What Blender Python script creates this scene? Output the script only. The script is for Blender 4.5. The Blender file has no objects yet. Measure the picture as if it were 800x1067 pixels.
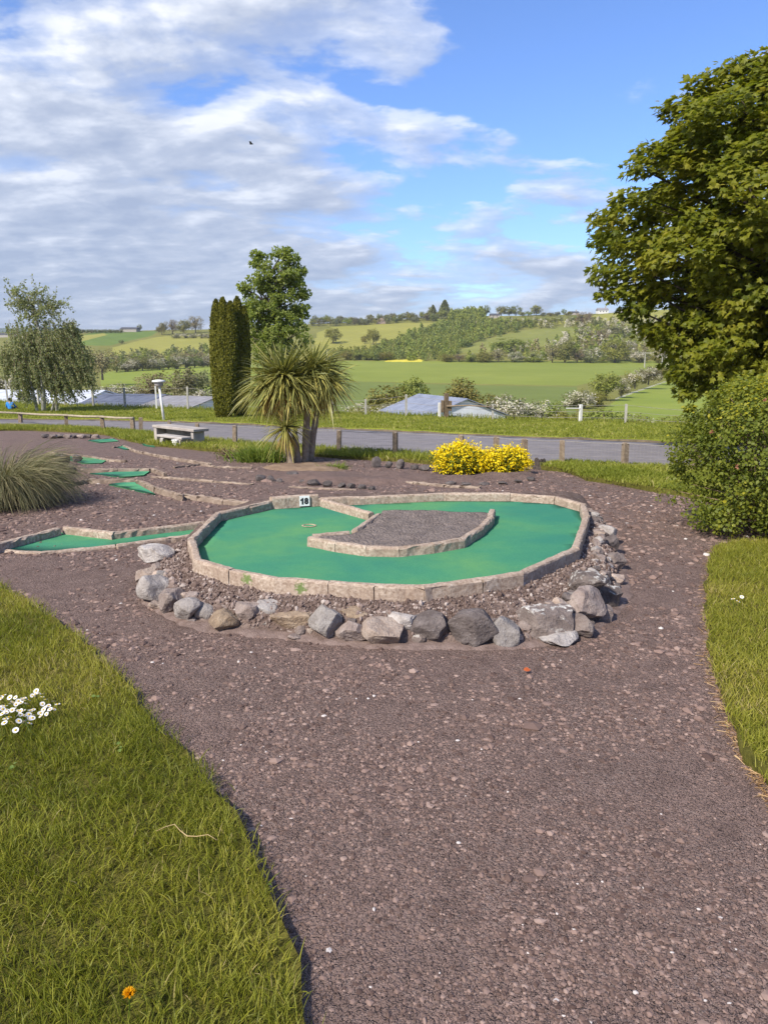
import bpy, bmesh, math, random
import numpy as np
from mathutils import Vector, Matrix
from mathutils.geometry import delaunay_2d_cdt

random.seed(7)
RNG = np.random.default_rng(7)
S = bpy.context.scene
COL = S.collection
R = math.radians

# ------------------------------------------------------------------ camera geometry
EYE = 1.6
PITCH = R(11.5)
FPX = 800.0
CP, SP = math.cos(PITCH), math.sin(PITCH)

def ray(px, py):
    """direction with Y = 1 : (X/Y, Z/Y) of a pixel of the 800x1067 photograph"""
    v = -(py - 533.5) / FPX
    k = CP + v * SP
    return ((px - 400) / FPX) / k, (v * CP - SP) / k

def smax0(x, w):
    """smooth max(0,x)"""
    return 0.5 * (x + np.sqrt(x * x + w * w)) - 0.5 * w * 0

def gz(X, Y):
    """height of the plateau the camera stands on"""
    Y = np.asarray(Y, float)
    a = 0.5 * ((Y - 8) + np.sqrt((Y - 8) ** 2 + 1.0))
    b = 0.5 * ((Y - 30) + np.sqrt((Y - 30) ** 2 + 4.0))
    return -0.05 * (a - b)

def P(px, py, z=0.0):
    u, r = ray(px, py)
    Y = (z - EYE) / r
    return Vector((u * Y, Y, z))

def PG(px, py, off=0.0):
    u, r = ray(px, py)
    lo, hi = 0.5, 120.0
    for _ in range(60):
        m = 0.5 * (lo + hi)
        if EYE + r * m > gz(0, m) + off: lo = m
        else: hi = m
    return Vector((u * lo, lo, float(gz(0, lo)) + off))

def AT(px, py, Y):
    u, r = ray(px, py)
    return Vector((u * Y, Y, EYE + r * Y))

def row_of_ratio(r):
    v = (SP + r * CP) / (CP - r * SP)
    return 533.5 - FPX * v

# ------------------------------------------------------------------ numpy noise
def _h(ix, iy, s):
    n = (ix.astype(np.int64) * 374761393 + iy.astype(np.int64) * 668265263 + s * 1442695041) & 0x7fffffff
    n = ((n ^ (n >> 13)) * 1274126177) & 0x7fffffff
    return ((n ^ (n >> 16)) & 0xffff) / 65535.0

def vn(x, y, s=0):
    x = np.asarray(x, float); y = np.asarray(y, float)
    ix = np.floor(x); iy = np.floor(y)
    fx = x - ix; fy = y - iy
    fx = fx * fx * (3 - 2 * fx); fy = fy * fy * (3 - 2 * fy)
    a = _h(ix, iy, s); b = _h(ix + 1, iy, s); c = _h(ix, iy + 1, s); d = _h(ix + 1, iy + 1, s)
    return (a * (1 - fx) + b * fx) * (1 - fy) + (c * (1 - fx) + d * fx) * fy

def fbm(x, y, s=0, o=4):
    t = 0; a = 0.5
    for i in range(o):
        t = t + a * vn(np.asarray(x) * 2 ** i, np.asarray(y) * 2 ** i, s + i); a *= 0.5
    return t

# ------------------------------------------------------------------ mesh building
class MB:
    def __init__(self):
        self.V = []; self.F = []; self.n = 0
    def add(self, V, F, mi=0, var=None):
        V = np.asarray(V, np.float64).reshape(-1, 3)
        if var is None: var = np.zeros(len(V))
        var = np.broadcast_to(np.asarray(var, float), (len(V),))
        self.V.append((V, var))
        if isinstance(F, np.ndarray): groups = [F]
        else:
            d = {}
            for f in F: d.setdefault(len(f), []).append(f)
            groups = [np.array(g) for g in d.values()]
        for g in groups:
            self.F.append((g.astype(np.int64) + self.n, np.broadcast_to(np.asarray(mi), (len(g),))))
        self.n += len(V)
        return self
    def mesh(self, name, mats, smooth=False):
        V = np.concatenate([v for v, _ in self.V]); var = np.concatenate([c for _, c in self.V])
        me = bpy.data.meshes.new(name)
        me.vertices.add(len(V)); me.vertices.foreach_set('co', V.astype(np.float32).ravel())
        loops = np.concatenate([f.ravel() for f, _ in self.F])
        tot = np.concatenate([np.full(len(f), f.shape[1]) for f, _ in self.F])
        st = np.concatenate([[0], np.cumsum(tot)[:-1]])
        me.loops.add(len(loops)); me.loops.foreach_set('vertex_index', loops.astype(np.int32))
        me.polygons.add(len(tot)); me.polygons.foreach_set('loop_start', st.astype(np.int32))
        try: me.polygons.foreach_set('loop_total', tot.astype(np.int32))
        except Exception: pass
        me.polygons.foreach_set('material_index', np.concatenate([m for _, m in self.F]).astype(np.int32))
        me.polygons.foreach_set('use_smooth', np.full(len(tot), smooth))
        at = me.attributes.new('var', 'FLOAT', 'POINT'); at.data.foreach_set('value', var.astype(np.float32))
        for m in (mats if isinstance(mats, (list, tuple)) else [mats]): me.materials.append(m)
        me.update(calc_edges=True); me.validate()
        return me

def wloc(o):
    v = Vector((0, 0, 0))
    while o is not None:
        v = v + o.location; o = o.parent
    return v

def link(name, me, parent=None, world=True):
    o = bpy.data.objects.new(name, me); COL.objects.link(o)
    if parent is not None:
        o.parent = parent
        if world and me is not None: me.transform(Matrix.Translation(-wloc(parent)))
    return o

def tag(o, label=None, cat=None, group=None, kind=None):
    if label: o['label'] = label
    if cat: o['category'] = cat
    if group: o['group'] = group
    if kind: o['kind'] = kind
    return o

def thing(name, label, cat, loc=(0, 0, 0), group=None):
    o = bpy.data.objects.new(name, None); COL.objects.link(o)
    o.location = loc; o.empty_display_size = 0.1
    return tag(o, label, cat, group)

def single(name, me, label, cat, loc, group=None):
    """a thing that is one mesh, its origin at its base"""
    me.transform(Matrix.Translation(-Vector(loc)))
    o = bpy.data.objects.new(name, me); COL.objects.link(o); o.location = loc
    return tag(o, label, cat, group)

def struct(name, me, kind='structure'):
    o = bpy.data.objects.new(name, me); COL.objects.link(o); o['kind'] = kind
    return o

def copy_tree(o, parent=None):
    c = o.copy(); COL.objects.link(c); c.parent = parent
    for ch in list(o.children): copy_tree(ch, c)
    return c

def box(mb, c, s, rz=0.0, mi=0, var=0, ch=0.0, tilt=(0, 0)):
    """chamfered box, c = centre of the base, s = sizes"""
    sx, sy, sz = s[0] / 2, s[1] / 2, s[2]
    rings = []
    def ring(ix, z): return [(-sx + ix, -sy + ix, z), (sx - ix, -sy + ix, z), (sx - ix, sy - ix, z), (-sx + ix, sy - ix, z)]
    rings = [ring(0, 0), ring(0, sz)] if ch <= 0 else [ring(ch, 0), ring(0, ch), ring(0, sz - ch), ring(ch, sz)]
    V = np.array([p for r in rings for p in r]); F = []
    for k in range(len(rings) - 1):
        for i in range(4):
            F.append((4 * k + i, 4 * k + (i + 1) % 4, 4 * k + 4 + (i + 1) % 4, 4 * k + 4 + i))
    n = len(V); F.append((3, 2, 1, 0)); F.append((n - 4, n - 3, n - 2, n - 1))
    V[:, 0] += V[:, 2] * tilt[0]; V[:, 1] += V[:, 2] * tilt[1]
    ca, sa = math.cos(rz), math.sin(rz)
    V = np.stack([V[:, 0] * ca - V[:, 1] * sa + c[0], V[:, 0] * sa + V[:, 1] * ca + c[1], V[:, 2] + c[2]], 1)
    mb.add(V, F, mi, var)

def tube(mb, pts, rad, seg=7, mi=0, var=0, wob=0.0):
    pts = [Vector(p) for p in pts]
    if not isinstance(rad, (list, tuple, np.ndarray)): rad = [rad] * len(pts)
    V = []; ref = Vector((0.31, 0.95, 0.1))
    for i, p in enumerate(pts):
        t = (pts[min(i + 1, len(pts) - 1)] - pts[max(i - 1, 0)]).normalized()
        a = t.cross(ref)
        if a.length < 0.1: a = t.cross(Vector((1, 0, 0)))
        a.normalize(); b = t.cross(a)
        for k in range(seg):
            an = 2 * math.pi * k / seg
            r = rad[i] * (1 + wob * random.uniform(-1, 1))
            V.append(p + a * (math.cos(an) * r) + b * (math.sin(an) * r))
    F = []
    for i in range(len(pts) - 1):
        for k in range(seg):
            F.append((i * seg + k, i * seg + (k + 1) % seg, (i + 1) * seg + (k + 1) % seg, (i + 1) * seg + k))
    F.append(tuple(range(seg - 1, -1, -1))); F.append(tuple((len(pts) - 1) * seg + k for k in range(seg)))
    mb.add([tuple(v) for v in V], F, mi, var)

def unit(a):
    return a / np.maximum(np.linalg.norm(a, axis=-1, keepdims=True), 1e-9)

def ribbons(mb, pts, wid, var, mi=0, flat=0.6):
    """pts (n,k,3) centre lines, wid (n,k) widths"""
    n, k, _ = pts.shape
    tan = np.gradient(pts, axis=1)
    ref = RNG.normal(size=(n, 1, 3)) * flat + np.array([0, 0, 1.0])
    side = unit(np.cross(unit(tan), ref))
    A = pts - side * wid[..., None] / 2; B = pts + side * wid[..., None] / 2
    V = np.stack([A, B], 2).reshape(-1, 3)
    base = (np.arange(n) * 2 * k)[:, None]
    j = np.arange(k - 1)[None, :] * 2
    q = np.stack([base + j, base + j + 1, base + j + 3, base + j + 2], -1).reshape(-1, 4)
    mis = np.repeat(np.broadcast_to(np.asarray(mi), (n,)), k - 1)
    mb.add(V, q, mis, np.repeat(np.broadcast_to(np.asarray(var, float), (n,)), 2 * k))

LEAF4 = (np.array([[-0.0, 0, 0], [0.32, 0.45, 0.05], [0, 1, -0.05], [-0.32, 0.45, 0.05]]), np.array([[0, 1, 2, 3]]))
LEAF6 = (np.array([[0, 0, 0], [.3, .25, .06], [.34, .6, .08], [0, 1, -.08], [-.34, .6, .08], [-.3, .25, .06], [0, .5, -.02]]),
         np.array([[0, 1, 6], [1, 2, 6], [2, 3, 6], [3, 4, 6], [4, 5, 6], [5, 0, 6]]))
def _syc():
    pts = [(0, 0), (.22, .02), (.5, .12), (.34, .3), (.62, .62), (.28, .58), (0, 1.0), (-.28, .58), (-.62, .62), (-.34, .3), (-.5, .12), (-.22, .02)]
    V = [(x, y, -0.12 * abs(x) - .12 * y * y) for x, y in pts] + [(0, .38, .05)]
    F = [(i, (i + 1) % 12, 12) for i in range(12)]
    return np.array(V), np.array(F)
SYC = _syc()

def leaves(mb, pos, nrm, size, tpl, var, mi=0, tip=None):
    """place leaf templates: template XY plane gets normal nrm; y axis random (or along tip)"""
    n = len(pos); TV, TF = tpl
    nrm = unit(nrm)
    if tip is None: tip = RNG.normal(size=(n, 3))
    y = unit(tip - nrm * np.sum(tip * nrm, -1, keepdims=True)); x = np.cross(y, nrm)
    size = np.broadcast_to(np.asarray(size, float), (n,))[:, None, None]
    V = pos[:, None, :] + size * (TV[None, :, 0:1] * x[:, None, :] + TV[None, :, 1:2] * y[:, None, :] + TV[None, :, 2:3] * nrm[:, None, :])
    F = (TF[None] + (np.arange(n) * len(TV))[:, None, None]).reshape(-1, TF.shape[1])
    mis = np.repeat(np.broadcast_to(np.asarray(mi), (n,)), len(TF))
    mb.add(V.reshape(-1, 3), F, mis, np.repeat(np.broadcast_to(np.asarray(var, float), (n,)), len(TV)))

def ball(n, power=0.5):
    d = unit(RNG.normal(size=(n, 3)))
    return d * (RNG.random(n) ** power)[:, None]

def in_poly(x, y, poly):
    x = np.asarray(x); y = np.asarray(y); c = np.zeros(x.shape, bool)
    n = len(poly)
    for i in range(n):
        x0, y0 = poly[i][:2]; x1, y1 = poly[(i + 1) % n][:2]
        if y0 == y1: continue
        m = ((y0 > y) != (y1 > y)) & (x < (x1 - x0) * (y - y0) / (y1 - y0) + x0)
        c ^= m
    return c

def sample_poly(poly, n):
    xs = [p[0] for p in poly]; ys = [p[1] for p in poly]; out = np.zeros((0, 2))
    while len(out) < n:
        q = np.stack([RNG.uniform(min(xs), max(xs), n * 2), RNG.uniform(min(ys), max(ys), n * 2)], 1)
        out = np.concatenate([out, q[in_poly(q[:, 0], q[:, 1], poly)]])
    return out[:n]

def sheet_mesh(name, poly, zf, res, mat, skirt=0.0, edge=0.0):
    """triangulated polygon following zf(x,y); skirt = drop of the rim"""
    poly = [Vector((p[0], p[1])) for p in poly]
    out = []
    for i, a in enumerate(poly):
        b = poly[(i + 1) % len(poly)]; m = max(1, int((b - a).length / res))
        for k in range(m):
            p = a.lerp(b, k / m)
            if edge: p = p + Vector((random.uniform(-edge, edge), random.uniform(-edge, edge)))
            out.append(p)
    nb = len(out)
    x0 = min(p.x for p in out); x1 = max(p.x for p in out); y0 = min(p.y for p in out); y1 = max(p.y for p in out)
    gx, gy = np.meshgrid(np.arange(x0, x1, res), np.arange(y0, y1, res))
    gx = gx.ravel() + RNG.uniform(-.2, .2, gx.size) * res; gy = gy.ravel() + RNG.uniform(-.2, .2, gy.size) * res
    k = in_poly(gx, gy, [(p.x, p.y) for p in out])
    pts = out + [Vector((a, b)) for a, b in zip(gx[k], gy[k])]
    vs, _, fs, ov, _, _ = delaunay_2d_cdt(pts, [], [list(range(nb))], 1, 1e-5)
    V = np.array([(v.x, v.y, 0) for v in vs])
    V[:, 2] = zf(V[:, 0], V[:, 1])
    V = V.tolist(); F = [tuple(f) for f in fs]
    if skirt:
        inv = {}
        for ni, olds in enumerate(ov):
            for q in olds: inv[q] = ni
        ids = [inv[i] for i in range(nb)]
        base = len(V)
        for i in ids: V.append([V[i][0], V[i][1], V[i][2] - skirt])
        for i in range(nb):
            j = (i + 1) % nb
            F.append((ids[i], base + i, base + j, ids[j]))
    mb = MB(); mb.add(V, F)
    return mb.mesh(name, mat, smooth=True)

_ico = {}
def ico(sub):
    if sub not in _ico:
        bm = bmesh.new(); bmesh.ops.create_icosphere(bm, subdivisions=sub, radius=1)
        bm.verts.ensure_lookup_table()
        _ico[sub] = (np.array([v.co[:] for v in bm.verts]), np.array([[v.index for v in f.verts] for f in bm.faces]))
        bm.free()
    return _ico[sub]

def stone_verts(sub=3, planes=9, boxy=0.0, rough=0.05, seed=0):
    rg = np.random.default_rng(seed)
    V, F = ico(sub); V = V.copy()
    if boxy > 0:
        p = 2 + boxy * 6
        V = V / (np.sum(np.abs(V) ** p, 1, keepdims=True) ** (1 / p)) * 0.92
    for _ in range(planes):
        n = unit(rg.normal(size=3)); d = rg.uniform(.52, .86)
        pr = V @ n
        V -= np.maximum(0, pr - d)[:, None] * n * .96
    o = rg.uniform(0, 50)
    nz = fbm(V[:, 0] * 2.2 + o + V[:, 2] * 1.3, V[:, 1] * 2.2 - V[:, 2] * 1.7 + o, seed, 4) - .47
    V = V * (1 + rough * 4 * nz)[:, None]
    return V, F

# ------------------------------------------------------------------ materials
def newmat(name):
    m = bpy.data.materials.new(name); m.use_nodes = True
    nt = m.node_tree; nt.nodes.clear()
    out = nt.nodes.new('ShaderNodeOutputMaterial')
    return m, nt, out

def N(nt, t, **kw):
    n = nt.nodes.new(t)
    for k, v in kw.items():
        if k in ('inputs',):
            for a, b in v.items(): n.inputs[a].default_value = b
        else: setattr(n, k, v)
    return n

def ramp(nt, fac, stops, interp='LINEAR'):
    r = nt.nodes.new('ShaderNodeValToRGB'); r.color_ramp.interpolation = interp
    e = r.color_ramp.elements
    while len(e) < len(stops): e.new(0.5)
    for i, (p, c) in enumerate(stops):
        e[i].position = p; e[i].color = (c[0], c[1], c[2], 1) if len(c) == 3 else c
    nt.links.new(fac, r.inputs[0]); return r.outputs[0]

def mixc(nt, fac, a, b, blend='MIX'):
    m = nt.nodes.new('ShaderNodeMix'); m.data_type = 'RGBA'; m.blend_type = blend
    for sock, val in ((m.inputs[0], fac), (m.inputs[6], a), (m.inputs[7], b)):
        if hasattr(val, 'node'): nt.links.new(val, sock)
        elif isinstance(val, (int, float)): sock.default_value = val
        else: sock.default_value = (val[0], val[1], val[2], 1)
    return m.outputs[2]

def math_(nt, op, a, b=None, c=None, clamp=False):
    m = nt.nodes.new('ShaderNodeMath'); m.operation = op; m.use_clamp = clamp
    for i, v in enumerate((a, b, c)):
        if v is None: continue
        if hasattr(v, 'node'): nt.links.new(v, m.inputs[i])
        else: m.inputs[i].default_value = v
    return m.outputs[0]

def posn(nt, obj=False):
    if obj: return nt.nodes.new('ShaderNodeTexCoord').outputs['Object']
    return nt.nodes.new('ShaderNodeNewGeometry').outputs['Position']

def noise(nt, vec, scale, detail=4, rough=.55, dist=0):
    n = N(nt, 'ShaderNodeTexNoise', inputs={'Scale': scale, 'Detail': detail, 'Roughness': rough, 'Distortion': dist})
    nt.links.new(vec, n.inputs['Vector']); return n.outputs['Fac']

def voro(nt, vec, scale, feature='F1', out='Distance', rnd=1.0):
    n = nt.nodes.new('ShaderNodeTexVoronoi'); n.feature = feature
    n.inputs['Scale'].default_value = scale; n.inputs['Randomness'].default_value = rnd
    nt.links.new(vec, n.inputs['Vector']); return n.outputs[out]

def bump(nt, h, strength, dist, prev=None):
    b = N(nt, 'ShaderNodeBump', inputs={'Strength': strength, 'Distance': dist})
    nt.links.new(h, b.inputs['Height'])
    if prev is not None: nt.links.new(prev, b.inputs['Normal'])
    return b.outputs[0]

def finish(nt, out, col, rough=.9, nrm=None, spec=.3, metallic=0):
    b = nt.nodes.new('ShaderNodeBsdfPrincipled')
    if hasattr(col, 'node'): nt.links.new(col, b.inputs['Base Color'])
    else: b.inputs['Base Color'].default_value = (*col, 1)
    if hasattr(rough, 'node'): nt.links.new(rough, b.inputs['Roughness'])
    else: b.inputs['Roughness'].default_value = rough
    b.inputs['Specular IOR Level'].default_value = spec; b.inputs['Metallic'].default_value = metallic
    if nrm is not None: nt.links.new(nrm, b.inputs['Normal'])
    nt.links.new(b.outputs[0], out.inputs[0]); return b

def leafmat(name, stops, trans=.35, rough=.55, objvar=.0, spec=.25, tcol=1.3):
    m, nt, out = newmat(name)
    a = N(nt, 'ShaderNodeAttribute', attribute_name='var')
    col = ramp(nt, a.outputs['Fac'], stops)
    if objvar:
        oi = nt.nodes.new('ShaderNodeObjectInfo')
        hs = nt.nodes.new('ShaderNodeHueSaturation')
        nt.links.new(math_(nt, 'MULTIPLY_ADD', oi.outputs['Random'], objvar * .12, .5 - objvar * .06), hs.inputs['Hue'])
        nt.links.new(math_(nt, 'MULTIPLY_ADD', oi.outputs['Random'], objvar * .6, 1 - objvar * .3), hs.inputs['Value'])
        nt.links.new(col, hs.inputs['Color']); col = hs.outputs[0]
    b = nt.nodes.new('ShaderNodeBsdfPrincipled'); nt.links.new(col, b.inputs['Base Color'])
    b.inputs['Roughness'].default_value = rough; b.inputs['Specular IOR Level'].default_value = spec
    t = nt.nodes.new('ShaderNodeBsdfTranslucent')
    nt.links.new(mixc(nt, 1.0, col, (tcol, tcol, tcol * .6), 'MULTIPLY'), t.inputs['Color'])
    mx = nt.nodes.new('ShaderNodeMixShader'); mx.inputs[0].default_value = trans
    nt.links.new(b.outputs[0], mx.inputs[1]); nt.links.new(t.outputs[0], mx.inputs[2])
    nt.links.new(mx.outputs[0], out.inputs[0]); return m

def rockmat(name, c1, c2, c3, lichen=0.0, obj=True, scale=1.0):
    m, nt, out = newmat(name); p = posn(nt, False)
    n1 = noise(nt, p, 14 * scale, 6, .65); n2 = noise(nt, p, 70 * scale, 4, .6)
    col = ramp(nt, n1, [(.3, c1), (.5, c2), (.72, c3)])
    col = mixc(nt, math_(nt, 'MULTIPLY', n2, .55), col, [q * .55 for q in c1])
    oi = nt.nodes.new('ShaderNodeObjectInfo')
    hs = nt.nodes.new('ShaderNodeHueSaturation'); nt.links.new(col, hs.inputs['Color'])
    nt.links.new(math_(nt, 'MULTIPLY_ADD', oi.outputs['Random'], .5, .78), hs.inputs['Value'])
    col = hs.outputs[0]
    # pale mineral flecks and lichen crusts
    fl = voro(nt, p, 60 * scale)
    flm = math_(nt, 'LESS_THAN', fl, .13)
    col = mixc(nt, math_(nt, 'MULTIPLY', flm, .35), col, (.5, .47, .44))
    if lichen:
        nl = noise(nt, p, 22, 3, .5, .4)
        lm = ramp(nt, nl, [(.60 - lichen * .14, (0, 0, 0)), (.68 - lichen * .14, (1, 1, 1))])
        g = nt.nodes.new('ShaderNodeNewGeometry'); s = nt.nodes.new('ShaderNodeSeparateXYZ'); nt.links.new(g.outputs['Normal'], s.inputs[0])
        up = ramp(nt, s.outputs['Z'], [(.35, (0, 0, 0)), (.7, (1, 1, 1))])
        col = mixc(nt, math_(nt, 'MULTIPLY', math_(nt, 'MULTIPLY', lm, up), ramp(nt, n2, [(.35, (.25, .25, .25)), (.6, (.95, .95, .95))])), col, (.60, .58, .54))
    nb = bump(nt, n2, .8, .010); nb = bump(nt, n1, .8, .03, nb)
    finish(nt, out, col, .92, nb, .25); return m

M = {}
# chipped tarmac
def tarmac(name, dark, mid, light, cell=85, pale=.06, far=False):
    m, nt, out = newmat(name); p = posn(nt)
    pw = N(nt, 'ShaderNodeVectorMath', operation='ADD')
    nt.links.new(p, pw.inputs[0])
    nz = N(nt, 'ShaderNodeTexNoise', inputs={'Scale': 40.0, 'Detail': 3.0}); nt.links.new(p, nz.inputs['Vector'])
    sc = N(nt, 'ShaderNodeVectorMath', operation='SCALE', inputs={'Scale': .012}); nt.links.new(nz.outputs['Color'], sc.inputs[0])
    nt.links.new(sc.outputs[0], pw.inputs[1]); q = pw.outputs[0]
    cc = voro(nt, q, cell, 'F1', 'Color'); d = voro(nt, q, cell, 'F1', 'Distance')
    d2 = voro(nt, q, cell * 2.3, 'F1', 'Distance'); c2 = voro(nt, q, cell * 2.3, 'F1', 'Color')
    sp = nt.nodes.new('ShaderNodeSeparateColor'); nt.links.new(cc, sp.inputs[0])
    sp2 = nt.nodes.new('ShaderNodeSeparateColor'); nt.links.new(c2, sp2.inputs[0])
    big = noise(nt, p, .9, 6, .62); med = noise(nt, p, 7, 5, .6)
    col = ramp(nt, sp.outputs[0], [(.0, dark), (.45, mid), (.93 - pale, light), (1 - pale * .5, (.38, .32, .29))])
    col2 = ramp(nt, sp2.outputs[0], [(.0, dark), (.6, mid), (1, light)])
    col = mixc(nt, .45, col, col2)
    col = mixc(nt, ramp(nt, big, [(.38, (0, 0, 0)), (.62, (.7, .7, .7))]), col, [q * 1.3 for q in mid])
    col = mixc(nt, ramp(nt, med, [(.32, (.75, .75, .75)), (.55, (0, 0, 0))]), col, dark)
    fine = noise(nt, p, 420, 3, .7)
    col = mixc(nt, .5, col, ramp(nt, fine, [(.3, dark), (.7, light)]))
    h = math_(nt, 'SUBTRACT', 1.0, d); h2 = math_(nt, 'SUBTRACT', 1.0, d2)
    nb = bump(nt, h, 1.0, .018); nb = bump(nt, h2, .9, .008, nb); nb = bump(nt, fine, .6, .004, nb)
    finish(nt, out, col, .85, nb, .3); return m

M['tarmac'] = tarmac('chipped_tarmac', (.090, .052, .042), (.212, .138, .114), (.36, .262, .222))
M['gravelbed'] = tarmac('pea_gravel_bed', (.06, .042, .036), (.19, .145, .125), (.36, .30, .26), cell=45)

def soilmat():
    m, nt, out = newmat('stony_soil'); p = posn(nt)
    a = noise(nt, p, 9, 6, .65); b = noise(nt, p, 60, 5, .7); v = voro(nt, p, 55)
    col = ramp(nt, a, [(.3, (.10, .068, .055)), (.5, (.185, .135, .115)), (.7, (.29, .22, .19))])
    col = mixc(nt, math_(nt, 'MULTIPLY', b, .6), col, (.07, .045, .036))
    nb = bump(nt, b, .9, .015); nb = bump(nt, v, .7, .012, nb)
    finish(nt, out, col, .95, nb, .1); return m
M['soil'] = soilmat()

def simple(name, c1, c2, scale=8, rough=.85, bs=.4, bd=.01, spec=.3, detail=5, stops=(.35, .65), metallic=0):
    m, nt, out = newmat(name); p = posn(nt)
    a = noise(nt, p, scale, detail, .62); f = noise(nt, p, scale * 9, 3, .6)
    col = ramp(nt, a, [(stops[0], c1), (stops[1], c2)])
    col = mixc(nt, math_(nt, 'MULTIPLY', f, .25), col, [q * .6 for q in c1])
    nb = bump(nt, f, bs, bd)
    finish(nt, out, col, rough, nb, spec, metallic); return m

MOSS_A, MOSS_B = Vector((-.865, 4.62, .225)), Vector((-.505, 4.47, .22))
def concretemat():
    m, nt, out = newmat('weathered_kerb_concrete'); p = posn(nt)
    a = noise(nt, p, 5, 6, .65); b = noise(nt, p, 45, 5, .65); c = noise(nt, p, 220, 3, .6)
    col = ramp(nt, a, [(.3, (.30, .222, .17)), (.5, (.40, .315, .25)), (.7, (.48, .395, .32))])
    col = mixc(nt, ramp(nt, b, [(.35, (.9, .9, .9)), (.58, (0, 0, 0))]), col, (.22, .155, .115))
    col = mixc(nt, ramp(nt, b, [(.63, (0, 0, 0)), (.70, (.8, .8, .8))]), col, (.56, .50, .43))
    pit = voro(nt, p, 95); pm = math_(nt, 'LESS_THAN', pit, .12)
    col = mixc(nt, math_(nt, 'MULTIPLY', pm, .6), col, (.13, .09, .07))
    # two patches of moss on the front kerb
    for q, rr in ((MOSS_A, .046), (MOSS_B, .040)):
        dist = N(nt, 'ShaderNodeVectorMath', operation='DISTANCE'); nt.links.new(p, dist.inputs[0]); dist.inputs[1].default_value = q
        dd = math_(nt, 'ADD', dist.outputs['Value'], math_(nt, 'MULTIPLY', math_(nt, 'SUBTRACT', b, .5), .12))
        mk = ramp(nt, dd, [(rr * .55, (.85, .85, .85)), (rr, (0, 0, 0))])
        col = mixc(nt, mk, col, (.12, .19, .05))
    nb = bump(nt, c, .5, .003); nb = bump(nt, b, .6, .008, nb)
    finish(nt, out, col, .92, nb, .2); return m
M['kerb'] = concretemat()
M['kerb_old'] = simple('old_stained_kerb', (.17, .125, .10), (.36, .285, .225), 4, .95, .8, .01, .1)

def feltmat():
    m, nt, out = newmat('green_putting_felt'); p = posn(nt)
    a = noise(nt, p, 1.1, 5, .55, .3); b = noise(nt, p, 9, 4, .6); c = noise(nt, p, 380, 2, .6)
    col = ramp(nt, a, [(.33, (.042, .205, .14)), (.5, (.072, .262, .132)), (.68, (.13, .315, .112))])
    col = mixc(nt, ramp(nt, b, [(.45, (0, 0, 0)), (.8, (.35, .35, .35))]), col, (.035, .19, .13))
    col = mixc(nt, math_(nt, 'MULTIPLY', c, .3), col, (.02, .14, .075))
    # dusty scuffs
    s = noise(nt, p, 26, 5, .7)
    col = mixc(nt, ramp(nt, s, [(.60, (0, 0, 0)), (.78, (.5, .5, .5))]), col, (.17, .31, .21))
    g2 = noise(nt, p, 130, 4, .75)
    col = mixc(nt, ramp(nt, g2, [(.35, (.55, .55, .55)), (.6, (0, 0, 0))]), col, (.022, .135, .08))
    st = noise(nt, p, 3.2, 5, .6, .6)
    col = mixc(nt, ramp(nt, st, [(.56, (0, 0, 0)), (.72, (.38, .38, .38))]), col, (.05, .17, .10))
    nb = bump(nt, c, .35, .003)
    finish(nt, out, col, .9, nb, .15); return m
M['felt'] = feltmat()

M['rock_pale'] = rockmat('pale_grey_limestone', (.23, .20, .18), (.35, .315, .295), (.48, .45, .42))
M['rock_blue'] = rockmat('blue_grey_cobble', (.22, .19, .172), (.33, .295, .275), (.46, .42, .395))
M['rock_buff'] = rockmat('buff_sandstone', (.20, .14, .095), (.31, .23, .16), (.42, .33, .24))
M['rock_pink'] = rockmat('pinkish_cream_stone', (.28, .205, .165), (.40, .315, .26), (.50, .42, .36))
M['rock_brown'] = rockmat('brown_grey_stone', (.16, .12, .105), (.27, .215, .19), (.37, .31, .275))
M['rock_dark'] = rockmat('dark_slate', (.095, .075, .07), (.155, .128, .12), (.225, .19, .18))
M['rock_lich'] = rockmat('dark_brown_stone_with_lichen', (.10, .078, .07), (.165, .132, .118), (.25, .205, .185), lichen=.5)
M['rock_black'] = rockmat('dark_border_rock', (.065, .055, .053), (.12, .102, .097), (.19, .165, .16))

def grassground(name, c1, c2, c3):
    m, nt, out = newmat(name); p = posn(nt)
    a = noise(nt, p, .5, 5, .6); b = noise(nt, p, 12, 5, .7)
    col = ramp(nt, a, [(.3, c1), (.5, c2), (.7, c3)])
    col = mixc(nt, ramp(nt, b, [(.35, (.7, .7, .7)), (.6, (0, 0, 0))]), col, [q * .5 for q in c1])
    nb = bump(nt, b, .8, .05)
    finish(nt, out, col, .95, nb, .1); return m
M['lawnbase'] = grassground('lawn_thatch', (.075, .075, .014), (.11, .10, .022), (.14, .115, .035))
M['bankbase'] = grassground('mown_bank', (.15, .175, .022), (.20, .22, .034), (.25, .25, .05))
M['grass'] = leafmat('grass_blade', [(0, (.145, .165, .018)), (.35, (.24, .25, .030)), (.7, (.34, .32, .05)), (.9, (.32, .28, .06)), (1, (.42, .34, .15))], .42, .5)
M['bankgrass'] = leafmat('bank_grass_blade', [(0, (.16, .19, .02)), (.5, (.24, .26, .035)), (.9, (.32, .32, .06)), (1, (.44, .38, .16))], .35, .6)
M['broad'] = leafmat('broad_weed_leaf', [(0, (.10, .16, .03)), (1, (.19, .25, .06))], .3, .5)
M['straw'] = simple('dry_straw', (.38, .27, .13), (.55, .42, .22), 30, .8)
M['pampas'] = leafmat('pampas_blade', [(0, (.12, .125, .055)), (.45, (.20, .185, .095)), (.8, (.30, .26, .15)), (1, (.42, .34, .19))], .25, .55)
M['syc'] = leafmat('sycamore_leaf', [(0, (.095, .125, .012)), (.4, (.17, .19, .016)), (.75, (.25, .25, .024)), (1, (.32, .28, .04))], .5, .5, spec=.3)
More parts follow.
